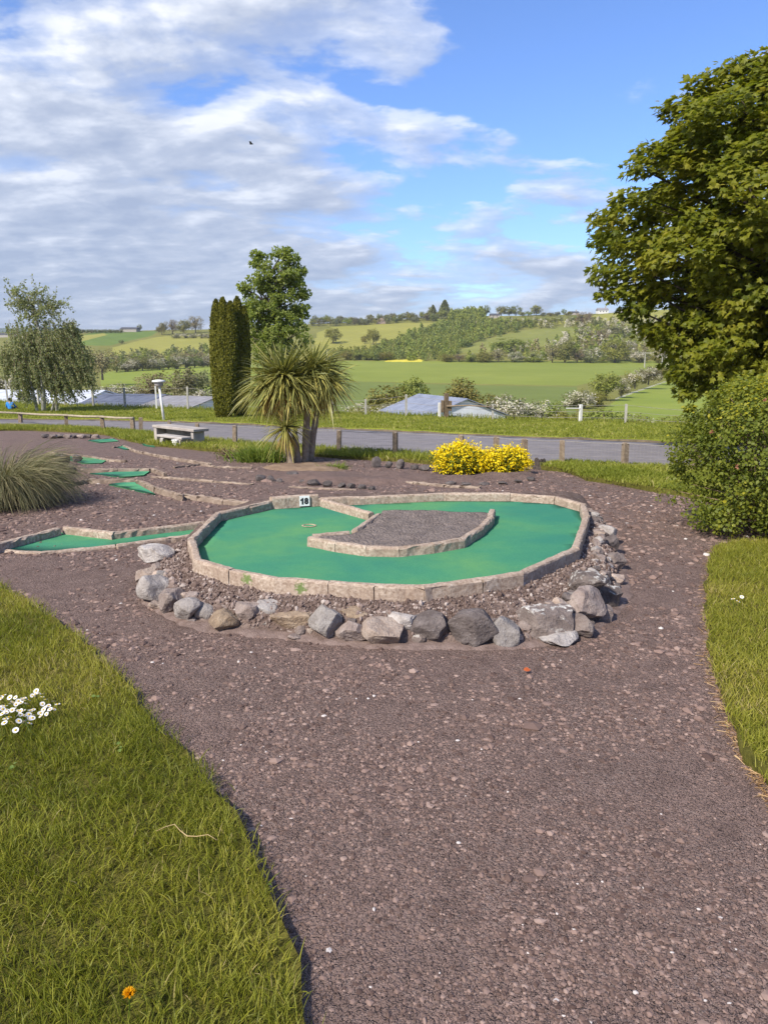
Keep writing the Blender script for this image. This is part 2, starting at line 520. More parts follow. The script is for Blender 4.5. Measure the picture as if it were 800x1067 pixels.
M['shrub'] = leafmat('shrub_leaf', [(0, (.09, .12, .02)), (.45, (.17, .20, .028)), (.8, (.26, .27, .034)), (1, (.42, .38, .03))], .48, .5)
M['ash'] = leafmat('ash_leaf', [(0, (.15, .20, .05)), (.5, (.25, .30, .075)), (1, (.35, .38, .12))], .55, .5)
M['birch'] = leafmat('birch_leaf', [(0, (.14, .17, .075)), (.5, (.24, .265, .13)), (1, (.36, .37, .21))], .5, .55)
M['yew'] = leafmat('yew_spray', [(0, (.075, .080, .010)), (.5, (.135, .135, .014)), (1, (.21, .195, .028))], .22, .6)
M['cordy'] = leafmat('cordyline_blade', [(0, (.15, .165, .05)), (.45, (.285, .275, .08)), (.8, (.44, .39, .11)), (1, (.58, .46, .12))], .28, .4, spec=.4)
M['cordydead'] = leafmat('dead_cordyline_blade', [(0, (.22, .13, .06)), (.5, (.38, .26, .09)), (1, (.52, .40, .10))], .25, .6)
M['lowplant'] = leafmat('low_plant_blade', [(0, (.09, .14, .02)), (.5, (.16, .22, .035)), (1, (.25, .29, .06))], .35, .5)
M['yellow'] = leafmat('yellow_blossom', [(0, (.66, .48, .005)), (.5, (.80, .62, .008)), (1, (.85, .72, .03))], .3, .6)
M['yellowgreen'] = leafmat('broom_leaf', [(0, (.10, .14, .02)), (1, (.20, .23, .03))], .3, .6)
M['blossom'] = leafmat('hawthorn_blossom', [(0, (.42, .38, .30)), (1, (.66, .62, .52))], .25, .7)
M['lf_olive'] = leafmat('olive_foliage', [(0, (.14, .148, .026)), (.5, (.225, .222, .045)), (1, (.31, .295, .075))], .3, .6, objvar=.5)
M['lf_dark'] = leafmat('dark_foliage', [(0, (.105, .12, .028)), (.5, (.165, .18, .045)), (1, (.24, .245, .07))], .25, .6, objvar=.5)
M['lf_grey'] = leafmat('grey_green_foliage', [(0, (.125, .128, .055)), (.5, (.195, .19, .09)), (1, (.28, .265, .14))], .3, .6, objvar=.5)
M['lf_brown'] = leafmat('brownish_budding_foliage', [(0, (.15, .12, .06)), (.5, (.24, .19, .10)), (1, (.32, .27, .15))], .25, .6, objvar=.5)
M['lf_bright'] = leafmat('fresh_green_foliage', [(0, (.14, .165, .03)), (.5, (.22, .24, .04)), (1, (.31, .30, .07))], .3, .6, objvar=.5)
M['bark'] = simple('grey_brown_bark', (.06, .048, .038), (.15, .125, .10), 14, .95, .9, .03)
M['bark_pale'] = simple('pale_palm_bark', (.27, .20, .145), (.44, .36, .28), 18, .95, .9, .02)
M['bark_birch'] = simple('white_birch_bark', (.22, .20, .18), (.62, .60, .56), 6, .8, .4, .01)
M['twig'] = simple('brown_twig', (.13, .09, .06), (.26, .19, .12), 30, .9)
M['wood'] = simple('weathered_fence_wood', (.17, .125, .085), (.30, .235, .17), 18, .9, .6, .006)
M['wood_rail'] = simple('pale_peeled_rail', (.28, .23, .16), (.42, .36, .27), 8, .85, .4, .006)
M['wood_dark'] = simple('dark_timber', (.10, .07, .045), (.19, .14, .09), 10, .9, .5, .006)
M['wire'] = simple('galvanised_wire', (.20, .18, .16), (.32, .29, .26), 20, .5, .1, .001, .5)
M['greypost'] = simple('grey_concrete_post', (.30, .29, .26), (.42, .40, .36), 10, .9)
M['white'] = simple('white_paint', (.60, .59, .56), (.74, .73, .70), 6, .55, .15, .002, .4)
M['offwhite'] = simple('pale_render', (.30, .265, .24), (.42, .38, .345), 4, .85, .3, .004)
M['stained'] = simple('stained_concrete', (.30, .27, .25), (.46, .43, .40), 3, .9, .4, .006)
M['road'] = simple('road_asphalt', (.165, .150, .155), (.225, .205, .21), 2.5, .9, .6, .008, .2)
M['edge'] = simple('earth_road_edge', (.10, .08, .055), (.19, .15, .10), 6, .95, .7, .03)
M['black'] = simple('matt_black', (.012, .012, .012), (.03, .03, .03), 20, .5, .1, .001, .4)
M['ink'] = simple('black_numeral_paint', (.008, .008, .008), (.016, .016, .016), 30, .5, .1, .0005, .3)
M['signwhite'] = simple('white_number_tile', (.74, .74, .72), (.84, .84, .82), 12, .45, .1, .0008, .4)
M['brownsoil'] = simple('bare_brown_soil', (.19, .125, .08), (.33, .23, .15), 5, .95, .9, .03)
M['cup'] = simple('worn_cup_rim', (.34, .25, .16), (.5, .40, .28), 30, .8)
M['roof_blue'] = simple('blue_grey_sheet_roof', (.16, .18, .24), (.25, .275, .35), 1.2, .6, .2, .01, .4)
M['roof_dark'] = simple('slate_blue_sheet_roof', (.075, .085, .125), (.135, .15, .20), 1.2, .6, .2, .01, .4)
M['roof_grey'] = simple('grey_sheet_roof', (.20, .19, .20), (.29, .28, .29), 1.2, .7, .2, .01, .3)
M['roof_white'] = simple('pale_sheet_roof', (.48, .50, .56), (.66, .68, .74), .9, .5, .2, .01, .4)
M['shedwall'] = simple('pale_blue_shed_wall', (.60, .62, .66), (.74, .76, .80), 1.5, .7, .2, .01)
M['slate'] = simple('dark_slate_roof', (.05, .05, .06), (.10, .10, .11), 2, .8)
M['jacket'] = simple('bright_blue_jacket', (.02, .17, .50), (.035, .24, .62), 14, .8, .4, .01)
M['skin'] = simple('skin', (.48, .28, .20), (.56, .34, .25), 10, .55, .1, .002)
M['hair'] = simple('black_hair', (.010, .008, .008), (.022, .018, .016), 40, .6, .5, .004)
M['trouser'] = simple('dark_shorts', (.02, .022, .035), (.04, .042, .06), 18, .9)
M['petal'] = simple('daisy_petal', (.72, .70, .70), (.84, .82, .82), 60, .7, .1, .001)
M['yolk'] = simple('daisy_centre', (.60, .38, .01), (.72, .50, .02), 80, .8)
M['dandelion'] = leafmat('dandelion_petal', [(0, (.72, .34, .005)), (1, (.82, .48, .01))], .25, .7)
M['redleaf'] = simple('red_brown_leaf', (.35, .07, .02), (.48, .12, .03), 40, .7)
M['stump'] = simple('old_stump_wood', (.07, .055, .045), (.15, .12, .10), 24, .95, 1.0, .03)
M['yellowfield'] = simple('rape_in_flower', (.52, .44, .04), (.62, .54, .07), .6, .9)

# ------------------------------------------------------------------ sun, sky, camera
SUN_EL = R(41)
sun_from = Vector((-0.66, -0.75, 0)).normalized()      # horizontal direction towards the sun
def build_world():
    w = bpy.data.worlds.new('World'); S.world = w; w.use_nodes = True
    nt = w.node_tree; nt.nodes.clear()
    out = nt.nodes.new('ShaderNodeOutputWorld'); bg = nt.nodes.new('ShaderNodeBackground')
    nt.links.new(bg.outputs[0], out.inputs[0])
    sky = nt.nodes.new('ShaderNodeTexSky'); sky.sky_type = 'NISHITA'; sky.sun_disc = False
    sky.sun_elevation = SUN_EL
    sky.sun_rotation = math.atan2(sun_from.x, sun_from.y)
    sky.altitude = 60; sky.air_density = 1.0; sky.dust_density = .6; sky.ozone_density = 2.0
    tc = nt.nodes.new('ShaderNodeTexCoord'); d = tc.outputs['Generated']
    s = nt.nodes.new('ShaderNodeSeparateXYZ'); nt.links.new(d, s.inputs[0])
    X, Y, Z = s.outputs
    zz = math_(nt, 'ADD', math_(nt, 'MAXIMUM', Z, 0.0), .20)
    u = math_(nt, 'DIVIDE', X, zz); v = math_(nt, 'DIVIDE', Y, zz)
    def vec(du, dv, su, sv):
        c = nt.nodes.new('ShaderNodeCombineXYZ')
        nt.links.new(math_(nt, 'MULTIPLY_ADD', u, su, du), c.inputs[0]); nt.links.new(math_(nt, 'MULTIPLY_ADD', v, sv, dv), c.inputs[1])
        return c.outputs[0]
    OX, OY = 3.4, 7.9
    n1 = noise(nt, vec(OX, OY, 1.0, 1.25), 2.5, 9, .56, .12)
    n1b = noise(nt, vec(OX - .05, OY - .08, 1.0, 1.25), 2.5, 9, .56, .12)
    nbig = noise(nt, vec(9.3, 4.2, .5, .8), .8, 3, .5)
    # cover: thick to the left, open blue high on the right, banks near the horizon
    az = math_(nt, 'DIVIDE', X, math_(nt, 'MAXIMUM', math_(nt, 'ABSOLUTE', Y), .05))
    left = ramp(nt, math_(nt, 'MULTIPLY_ADD', math_(nt, 'ADD', az, math_(nt, 'MULTIPLY', Z, -.42)), .5, .5), [(.25, (.56, .56, .56)), (.38, (.50, .50, .50)), (.445, (.36, .36, .36)), (.51, (.11, .11, .11)), (.8, (.22, .22, .22))])
    low = ramp(nt, Z, [(.0, (.72, .72, .72)), (.10, (.64, .64, .64)), (.19, (.34, .34, .34)), (.32, (.0, .0, .0))])
    cov = math_(nt, 'ADD', math_(nt, 'MULTIPLY_ADD', left, .62, -.20), math_(nt, 'MULTIPLY', low, .42))
    dens = math_(nt, 'ADD', math_(nt, 'MULTIPLY_ADD', math_(nt, 'SUBTRACT', nbig, .5), .35, n1), cov)
    mask = ramp(nt, dens, [(.50, (0, 0, 0)), (.60, (.60, .60, .60)), (.74, (.94, .94, .94))], 'EASE')
    sh = math_(nt, 'MULTIPLY_ADD', math_(nt, 'SUBTRACT', n1, n1b), 3.6, .5, clamp=True)
    thick = ramp(nt, dens, [(.55, (1, 1, 1)), (.90, (.15, .15, .15))])
    lit = math_(nt, 'MULTIPLY_ADD', sh, .85, math_(nt, 'MULTIPLY', thick, .22), clamp=True)
    lit = math_(nt, 'SUBTRACT', lit, ramp(nt, Z, [(.0, (.30, .30, .30)), (.12, (.20, .20, .20)), (.28, (0, 0, 0))]), clamp=True)
    ccol = ramp(nt, lit, CLOUD)
    skc = mixc(nt, 1.0, sky.outputs[0], SKYTINT, 'MULTIPLY')
    col = mixc(nt, mask, skc, ccol)
    nt.links.new(col, bg.inputs[0]); bg.inputs[1].default_value = SKYSTR
SKYSTR = .11
SKYTINT = (.65, .80, 1.12)
CLOUD = [(.05, (2.15, 2.55, 3.45)), (.45, (2.85, 3.2, 4.0)), (.75, (4.0, 4.3, 4.95)), (1.0, (5.5, 5.6, 5.8))]
build_world()
sl = bpy.data.lights.new('sun', 'SUN'); sl.energy = 3.8; sl.angle = R(4.0); sl.color = (1, .93, .82)
so = bpy.data.objects.new('sun', sl); COL.objects.link(so)
tosun = Vector((sun_from.x * math.cos(SUN_EL), sun_from.y * math.cos(SUN_EL), math.sin(SUN_EL)))
so.rotation_euler = (-tosun).to_track_quat('-Z', 'Y').to_euler()
so.location = (-10, -10, 20)

cam = bpy.data.cameras.new('camera'); co = bpy.data.objects.new('camera', cam); COL.objects.link(co)
co.location = (0, 0, EYE); co.rotation_euler = (R(90) - PITCH, 0, 0)
cam.sensor_fit = 'VERTICAL'; cam.sensor_height = 24; cam.lens = 24 * FPX / 1067.0
cam.clip_start = .05; cam.clip_end = 6000
S.camera = co
S.view_settings.view_transform = 'Standard'; S.view_settings.look = 'None'
S.view_settings.exposure = 0.85; S.view_settings.gamma = 1
S.view_settings.use_curve_mapping = False
S.cycles.max_bounces = 6; S.cycles.diffuse_bounces = 3; S.cycles.transparent_max_bounces = 6
S.cycles.use_denoising = True

# ------------------------------------------------------------------ terrain of the valley
def lerp_tab(x, xs, ys): return np.interp(x, xs, ys)
U_OF = lambda px: (px - 400) / FPX / 1.02
SKY_X = [U_OF(p) for p in (-400, 0, 100, 160, 220, 330, 450, 520, 600, 700, 800, 1200)]
SKY_R = [349, 347, 345, 344, 343, 337, 331, 329, 327, 322, 320, 318]
FOOT_X = [U_OF(p) for p in (-400, 0, 110, 220, 355, 700, 1200)]
FOOT_R = [388, 388, 387, 381, 377.5, 377.5, 377]
YS_CTRL = [20, 45, 60, 110, 190, 330, 430, 600, 640, 900, 1500, 1700, 4500]
def terr(X, Y):
    X = np.asarray(X, float); Y = np.asarray(Y, float); u = X / Y
    sk = lerp_tab(u, SKY_X, SKY_R); ft = lerp_tab(u, FOOT_X, FOOT_R)
    def ratio(row):
        v = -(np.asarray(row, float) - 533.5) / FPX
        return (v * CP - SP) / (CP + v * SP)
    z = [np.full_like(Y, -4.8), np.full_like(Y, -4.8), np.full_like(Y, -4.6)]
    for y, row in ((110, 424 + 0 * u), (190, 401 + 0 * u), (330, ft), (430, ft + (sk - ft) * .48), (600, sk), (640, sk + .6)):
        z.append(EYE + ratio(row) * y)
    z += [EYE + ratio(sk + 7) * 900, EYE + ratio(341.5 + 0 * u + 9 * np.clip((u + .42) / .2, 0, 1)) * 1500, EYE + ratio(352 + 0 * u) * 1700, np.zeros_like(Y) - 20]
    zz = np.zeros_like(Y); Z = np.stack(z, 0)
    for i in range(len(YS_CTRL) - 1):
        a, b = YS_CTRL[i], YS_CTRL[i + 1]
        t = np.clip((Y - a) / (b - a), 0, 1)
        m = (Y >= a) & ((Y < b) | (i == len(YS_CTRL) - 2))
        zz = np.where(m, Z[i] * (1 - t) + Z[i + 1] * t, zz)
    zz = np.where(Y < YS_CTRL[0], Z[0], zz)
    return zz + (fbm(X * .02, Y * .02, 5, 3) - .45) * np.clip((Y - 60) / 300, 0, 1) * 3.0

def PT(px, py):
    """pixel -> point on the valley terrain"""
    u, r = ray(px, py)
    Ys = np.linspace(46, 700, 3000)
    d = EYE + r * Ys - terr(u * Ys, Ys)
    k = np.argmax(d < 0)
    if d[k] >= 0: k = np.argmin(np.abs(d[2000:])) + 2000
    Y = Ys[k]
    return Vector((u * Y, Y, float(terr(np.array([u * Y]), np.array([Y]))[0])))

def fieldmat(name, c1, c2, sc=.03, stripe=0.0):
    m, nt, out = newmat(name); p = posn(nt)
    a = noise(nt, p, sc, 5, .6); b = noise(nt, p, sc * 25, 5, .7)
    col = ramp(nt, a, [(.35, c1), (.65, c2)])
    col = mixc(nt, math_(nt, 'MULTIPLY', b, .35), col, [q * .6 for q in c1])
    md = noise(nt, p, sc * 6, 4, .6)
    col = mixc(nt, ramp(nt, md, [(.40, (.5, .5, .5)), (.6, (0, 0, 0))]), col, [q * .82 for q in c1])
    if stripe:
        mp = nt.nodes.new('ShaderNodeMapping'); mp.inputs['Rotation'].default_value = (0, 0, stripe); nt.links.new(p, mp.inputs[0])
        w = N(nt, 'ShaderNodeTexWave', inputs={'Scale': .055, 'Distortion': .6, 'Detail': 2.0}); nt.links.new(mp.outputs[0], w.inputs[0])
        col = mixc(nt, ramp(nt, w.outputs['Fac'], [(.86, (0, 0, 0)), (.97, (.5, .5, .5))]), col, [q * .72 for q in c1])
    finish(nt, out, col, .95, None, .1); return m
FM = [fieldmat('rough_scrub_ground', (.16, .16, .035), (.23, .22, .06)),
      fieldmat('crop_field', (.20, .238, .042), (.245, .275, .055), .012, 1.45),
      fieldmat('cloud_shaded_crop', (.15, .185, .045), (.18, .215, .055), .012, 1.45),  # same crop in darker green: cloud shadow painted into the lower field's colour
      fieldmat('meadow_field', (.20, .25, .04), (.26, .29, .055), .02),
      fieldmat('yellow_green_pasture', (.27, .262, .055), (.32, .30, .075), .015, .5),
      fieldmat('dull_green_pasture', (.19, .205, .05), (.235, .24, .065), .015),
      fieldmat('green_pasture', (.11, .17, .035), (.15, .205, .04), .015),
      M['yellowfield'],
      fieldmat('pale_track', (.30, .30, .20), (.40, .39, .28), .05),
      fieldmat('far_blue_hill', (.10, .135, .12), (.13, .165, .145), .01)]
FIELDS = [  # (material, pixel polygon)
    (3, [(105, 415), (105, 388), (160, 384), (222, 381), (222, 395), (160, 399), (225, 402), (225, 430), (105, 430)]),
    (1, [(225, 440), (225, 380), (355, 376), (700, 376.5), (760, 376), (690, 385), (640, 392), (600, 402), (355, 397)]),
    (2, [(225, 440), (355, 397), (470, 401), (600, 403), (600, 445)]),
    (3, [(590, 450), (650, 412), (690, 398), (745, 386), (860, 380), (900, 450)]),
    (8, [(640, 415.5), (652, 410.5), (700, 394.8), (700.5, 395.6), (653, 411.9), (641, 416.5)]),
    (4, [(325, 372), (330, 347), (345, 341), (420, 336.5), (468, 337), (440, 346), (408, 354), (385, 363), (350, 366)]),
    (5, [(475, 367), (500, 355), (540, 345), (590, 340), (612, 341), (600, 350), (570, 360), (530, 364), (500, 368)]),
    (4, [(590, 336), (600, 331), (640, 326), (700, 321), (800, 320), (800, 330), (690, 332), (640, 336)]),
    (6, [(60, 360), (85, 350), (100, 345.5), (165, 345), (158, 350), (135, 355), (115, 360)]),
    (4, [(112, 372), (118, 362), (140, 356), (165, 351), (225, 347), (225, 372)]),
    (4, [(85, 356), (85, 350), (108, 347), (112, 349)]),
    (7, [(400, 377), (404, 374.8), (436, 374.2), (441, 375.5), (440, 377.2)]),
    (4, [(520, 338), (560, 334), (590, 332), (600, 336), (560, 341)]),
]
def build_terrain():
    us = np.unique(np.concatenate([np.linspace(-1.6, -.55, 40), np.linspace(-.55, .55, 420), np.linspace(.55, 1.6, 40)]))
    Ys = np.unique(np.concatenate([np.linspace(20, 60, 14), np.linspace(60, 190, 70), np.linspace(190, 330, 110), np.linspace(330, 640, 130), np.linspace(640, 1700, 24), np.linspace(1700, 4500, 8)]))
    U, YY = np.meshgrid(us, Ys)
    X = U * YY; Z = terr(X, YY)
    V = np.stack([X, YY, Z], -1).reshape(-1, 3)
    nu = len(us); i, j = np.meshgrid(np.arange(len(Ys) - 1), np.arange(nu - 1), indexing='ij')
    a = (i * nu + j).ravel(); F = np.stack([a, a + 1, a + nu + 1, a + nu], 1)
    c = V[F].mean(1)
    row = row_of_ratio((c[:, 2] - EYE) / c[:, 1]); v = -(row - 533.5) / FPX
    px = 400 + c[:, 0] / c[:, 1] * (CP + v * SP) * FPX
    mi = np.zeros(len(F), int)
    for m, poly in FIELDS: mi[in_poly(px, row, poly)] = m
    mi[c[:, 1] > 900] = 9
    mb = MB(); mb.add(V, F, mi)
    struct('valley_terrain', mb.mesh('valley_terrain', FM, True))
build_terrain()
# ground that goes on to the horizon at the sides and behind
def base_ground():
    V = []; F = []
    ring = [(-4500, -1500), (4500, -1500), (4500, 4500), (-4500, 4500)]
    mb = MB(); mb.add([(x, y, -26) for x, y in ring], [(0, 1, 2, 3)])
    struct('far_ground', mb.mesh('far_ground', FM[5]))
base_ground()

# ------------------------------------------------------------------ the plateau: tarmac, road, lawns
BANK_PX = [(-120, 416), (0, 421), (100, 425), (200, 428), (300, 431.5), (400, 434.5), (500, 438), (600, 441), (700, 445), (800, 449), (1000, 457)]
BANK = [PG(*p) for p in BANK_PX]
ROADN_PX = [(-140, 447), (0, 445), (60, 446.5), (110, 449), (150, 453), (207, 461), (245, 464), (353, 472), (412, 476), (480, 480.5), (546, 483.5), (585, 485.5), (650, 489), (720, 493), (800, 498), (1000, 512)]
ROADF_PX = [(-140, 437), (0, 438), (100, 439), (200, 441.5), (245, 443), (330, 447.5), (440, 452.5), (560, 458), (650, 461.5), (720, 464.5), (800, 468), (1000, 477)]
ROADN = [PG(*p) for p in ROADN_PX]; ROADF = [PG(*p) for p in ROADF_PX]

def path_z(X, Y):
    return gz(X, Y) + (fbm(X * 1.3, Y * 1.3, 3, 3) - .44) * .03 + (fbm(X * 26, Y * 26, 11, 3) - .44) * .010
def build_path():
    xs = np.unique(np.round(np.concatenate([np.linspace(-34, -8, 30), np.linspace(-8, -3.2, 60), np.arange(-3.2, 3.3, .028), np.linspace(3.3, 8, 50), np.linspace(8, 26, 20)]), 4))
    ys = np.unique(np.round(np.concatenate([np.linspace(-3, 1.0, 20), np.arange(1.0, 7.6, .028), np.linspace(7.6, 14, 90), np.linspace(14, 46, 60)]), 4))
    X, Y = np.meshgrid(xs, ys); Z = path_z(X, Y)
    n = len(xs); i, j = np.meshgrid(np.arange(len(ys) - 1), np.arange(n - 1), indexing='ij')
    a = (i * n + j).ravel(); F = np.stack([a, a + 1, a + n + 1, a + n], 1)
    V = np.stack([X, Y, Z], -1).reshape(-1, 3)
    c = V[F].mean(1)
    edge = [(p.x, p.y) for p in BANK] + [(40, -3), (-40, -3)]
    # the sheet ends just inside the bank edge
    keep = in_poly(c[:, 0], c[:, 1] + 1.0, [(-60, -10)] + [(p.x, p.y) for p in BANK] + [(60, -10)])
    mb = MB(); mb.add(V, F[keep]); struct('tarmac_path', mb.mesh('tarmac_path', M['tarmac'], True))
build_path()

def zplus(o, amp=0, sc=1.5, seed=2):
    return lambda X, Y: gz(X, Y) + o + (fbm(X * sc, Y * sc, seed, 3) - .44) * amp
road_poly = ROADN + ROADF[::-1]
struct('road', sheet_mesh('road', road_poly, zplus(.045), .8, M['road'], skirt=.1))
bank_poly = ROADF + [p for p in BANK[::-1]]
struct('bank_lawn', sheet_mesh('bank_lawn', bank_poly, zplus(.10, .10, .4), .6, M['bankbase'], skirt=.35))
# slope falling from the bank to the valley
def bank_slope():
    mb = MB(); V = []; n = len(BANK)
    pts = []
    for i in range(n - 1):
        for k in range(8): pts.append(BANK[i].lerp(BANK[i + 1], k / 8))
    pts.append(BANK[-1])
    for p in pts:
        d = Vector((p.x, p.y, 0)).normalized()
        for k, (o, z) in enumerate(((-.3, .02), (.5, -.05), (2.0, -.7), (5, -2.2), (10, -3.6), (16, -5.2))):
            q = p + d * o; V.append((q.x, q.y, float(gz(0, q.y)) + z + random.uniform(-.04, .04)))
    F = []
    for i in range(len(pts) - 1):
        for k in range(5): F.append((i * 6 + k, (i + 1) * 6 + k, (i + 1) * 6 + k + 1, i * 6 + k + 1))
    mb.add(V, F); struct('bank_slope', mb.mesh('bank_slope', M['bankbase'], True))
bank_slope()
# earth kerb along the far side of the road
def strip(name, line, w, h, mat, res=.5):
    mb = MB(); V = []; F = []
    pts = []
    for a, b in zip(line[:-1], line[1:]):
        m = max(1, int((b - a).length / res))
        for k in range(m): pts.append(a.lerp(b, k / m))
    pts.append(line[-1])
    for i, p in enumerate(pts):
        t = (pts[min(i + 1, len(pts) - 1)] - pts[max(i - 1, 0)]); t.z = 0; t.normalize(); s = Vector((-t.y, t.x, 0))
        j = random.uniform(.75, 1.25)
        z0 = float(gz(0, p.y))
        for o, z in ((-w / 2, 0), (-w / 2 * .8, h * j), (w / 2 * .8, h * j), (w / 2, 0)):
            q = p + s * o * j; V.append((q.x, q.y, z0 + z))
    for i in range(len(pts) - 1):
        for k in range(3): F.append((4 * i + k, 4 * i + k + 1, 4 * i + 5 + k, 4 * i + 4 + k))
    mb.add(V, F); struct(name, mb.mesh(name, mat))
strip('road_kerb', ROADF, .22, .085, M['edge'])
VERGEL_PX = [(-60, 452), (0, 449), (35, 449), (70, 450.5), (110, 453.5), (135, 460), (158, 465), (190, 468), (225, 471), (262, 474), (325, 476), (388, 480), (440, 483), (478, 486)]
VERGER_PX = [(556, 487.5), (585, 492), (612, 501), (660, 509), (712, 517), (770, 532), (860, 560)]
vl = [PG(*p) for p in VERGEL_PX]; vr = [PG(*p) for p in VERGER_PX]
off = Vector((.25, .25, 0))
verge_l = vl + [p + off * .6 for p in ROADN[:10][::-1]]
verge_r = vr + [p + off * .6 for p in ROADN[11:15][::-1]]
struct('verge', sheet_mesh('verge', verge_l, zplus(.055, .05, 1), .35, M['lawnbase'], skirt=.12, edge=.05))
struct('verge', sheet_mesh('verge', verge_r, zplus(.06, .05, 1), .35, M['lawnbase'], skirt=.12, edge=.05))
LAWNL_PX = [(-300, 575), (-60, 596), (0, 613), (40, 640), (95, 682), (140, 727), (168, 766), (205, 806), (240, 856), (268, 908), (287, 962), (302, 1012), (318, 1067), (335, 1150)]
lawn_l = [P(*p) for p in LAWNL_PX]
lawn_l = [p.xy for p in lawn_l] + [Vector((-.25, .3)), Vector((-6, .3))]
LAWNR_PX = [(900, 548), (800, 566), (770, 568), (745, 573), (738, 590), (736, 640), (742, 700), (757, 750), (780, 795), (805, 832), (860, 900), (900, 960)]
lawn_r = [P(*p).xy for p in LAWNR_PX] + [Vector((4.5, 2.2)), Vector((7, 4)), Vector((7, 7))]
def lawn_z(X, Y): return gz(X, Y) + .035 + (fbm(X * 1.8, Y * 1.8, 4, 3) - .4) * .05
struct('lawn', sheet_mesh('lawn', lawn_l, lawn_z, .12, M['lawnbase'], skirt=.05, edge=.03))
struct('lawn', sheet_mesh('lawn', lawn_r, lawn_z, .12, M['lawnbase'], skirt=.05, edge=.03))
# brown dead edge beside the right lawn
# ------------------------------------------------------------------ grass
def grass(name, xy, zf, L, W, mat, k=4, bend=.75, clumpsc=5, mi=0):
    n = len(xy); x, y = xy[:, 0], xy[:, 1]
    z = zf(x, y)
    cl = fbm(x * clumpsc, y * clumpsc, 21, 3)
    Ln = L * RNG.uniform(.5, 1.25, n) * (.6 + .9 * cl)
    # neighbouring blades lean together
    an = (fbm(x * 2.6, y * 2.6, 31, 2) * 4.5 + RNG.normal(0, .9, n)) * 2
    lean = np.clip(RNG.normal(bend, .3, n), .1, 1.4)
    t = np.linspace(0, 1, k)[None, :]
    th = lean[:, None] * t * 1.1 + .12
    ds = Ln[:, None] / (k - 1)
    hx = np.concatenate([np.zeros((n, 1)), np.cumsum(np.sin(th[:, 1:]) * ds, 1)], 1)
    hz = np.concatenate([np.zeros((n, 1)), np.cumsum(np.cos(th[:, 1:]) * ds, 1)], 1)
    pts = np.stack([x[:, None] + hx * np.cos(an)[:, None], y[:, None] + hx * np.sin(an)[:, None], z[:, None] - .006 + hz], -1)
    w = W * RNG.uniform(.6, 1.3, n)[:, None] * np.clip(1.05 - t ** 2.2, .06, 1)
    patch = fbm(x * 1.4, y * 1.4, 51, 3)
    var = np.clip(RNG.normal(.42, .2, n) + (patch - .45) * 1.5 + (RNG.random(n) < .05) * .5, 0, 1)
    mb = MB(); ribbons(mb, pts, w, var)
    struct(name, mb.mesh(name, mat, True), 'stuff')
lp = [(p.x, p.y) for p in lawn_l]
vis = [(-4.2, 6.2), (-2.7, 5.3), (-1.4, 3.6), (-.1, 1.0), (-1.6, 1.0), (-4.5, 5.5)]
q = sample_poly([tuple(p) for p in lp], 330000); q = q + RNG.normal(0, .018, q.shape) + np.stack([(fbm(q[:, 0] * 7, q[:, 1] * 7, 91, 3) - .4) * .10, (fbm(q[:, 0] * 7, q[:, 1] * 7, 95, 3) - .4) * .10], 1)
q = q[(q[:, 1] > 1.25) & (q[:, 0] > -.62 * q[:, 1] - .45)]
dd = q[:, 1]
q1 = q[RNG.random(len(q)) < np.clip(2.6 / dd, .35, 1)]
print('left grass', len(q1))
grass('lawn_grass', q1, lawn_z, .060, .0030, M['grass'])
rp = [(p.x, p.y) for p in lawn_r]
q = sample_poly(rp, 240000); q = q + RNG.normal(0, .012, q.shape)
q = q[(q[:, 0] < .58 * q[:, 1] + .5) & (q[:, 1] > 2.5) & (q[:, 1] < 7.5)]
print('right grass', len(q))
grass('lawn_grass', q[:70000], lawn_z, .054, .0036, M['grass'])
q = sample_poly([(p.x, p.y) for p in verge_r], 24000); q = q + RNG.normal(0, .05, q.shape)
grass('verge_grass', q, zplus(.06, .05, 1), .085, .011, M['bankgrass'])
q = sample_poly([(p.x, p.y) for p in verge_l], 42000); q = q + RNG.normal(0, .09, q.shape)
grass('verge_grass', q, zplus(.055, .05, 1), .13, .013, M['bankgrass'])
q = sample_poly([(p.x, p.y) for p in bank_poly], 90000)
q = q[np.abs(q[:, 0]) < .6 * q[:, 1]]
grass('bank_grass', q, zplus(.10, .10, .4), .10, .018, M['bankgrass'], k=3)
# taller uncut grass along the crest of the bank
cr = []
for a, b in zip(BANK[:-1], BANK[1:]):
    for _ in range(int((b - a).length * 130)):
        p = a.lerp(b, random.random()); d = Vector((p.x, p.y, 0)).normalized(); p = p + d * random.uniform(-.5, .6); cr.append((p.x, p.y))
grass('rough_crest_grass', np.array(cr), zplus(.06), .24, .022, M['bankgrass'], k=4, bend=.35, clumpsc=1)

# broad leaved weeds among the blades
def weeds():
    mb = MB()
    for _ in range(130):
        p = sample_poly(lp, 1)[0]
        if p[1] < 1.5 or p[0] < -.6 * p[1] or p[1] > 3.4: continue
        n = random.randint(3, 6)
        pos = np.tile(np.array([p[0], p[1], float(lawn_z(p[0], p[1])) + .035]), (n, 1)) + RNG.normal(0, .012, (n, 3)) * [1, 1, .3]
        nrm = RNG.normal(0, .35, (n, 3)) + [0, 0, 1]
        leaves(mb, pos, nrm, RNG.uniform(.012, .026, n), LEAF6, RNG.random(n))
    struct('weed_leaves', mb.mesh('weed_leaves', M['broad'], True), 'stuff')
weeds()

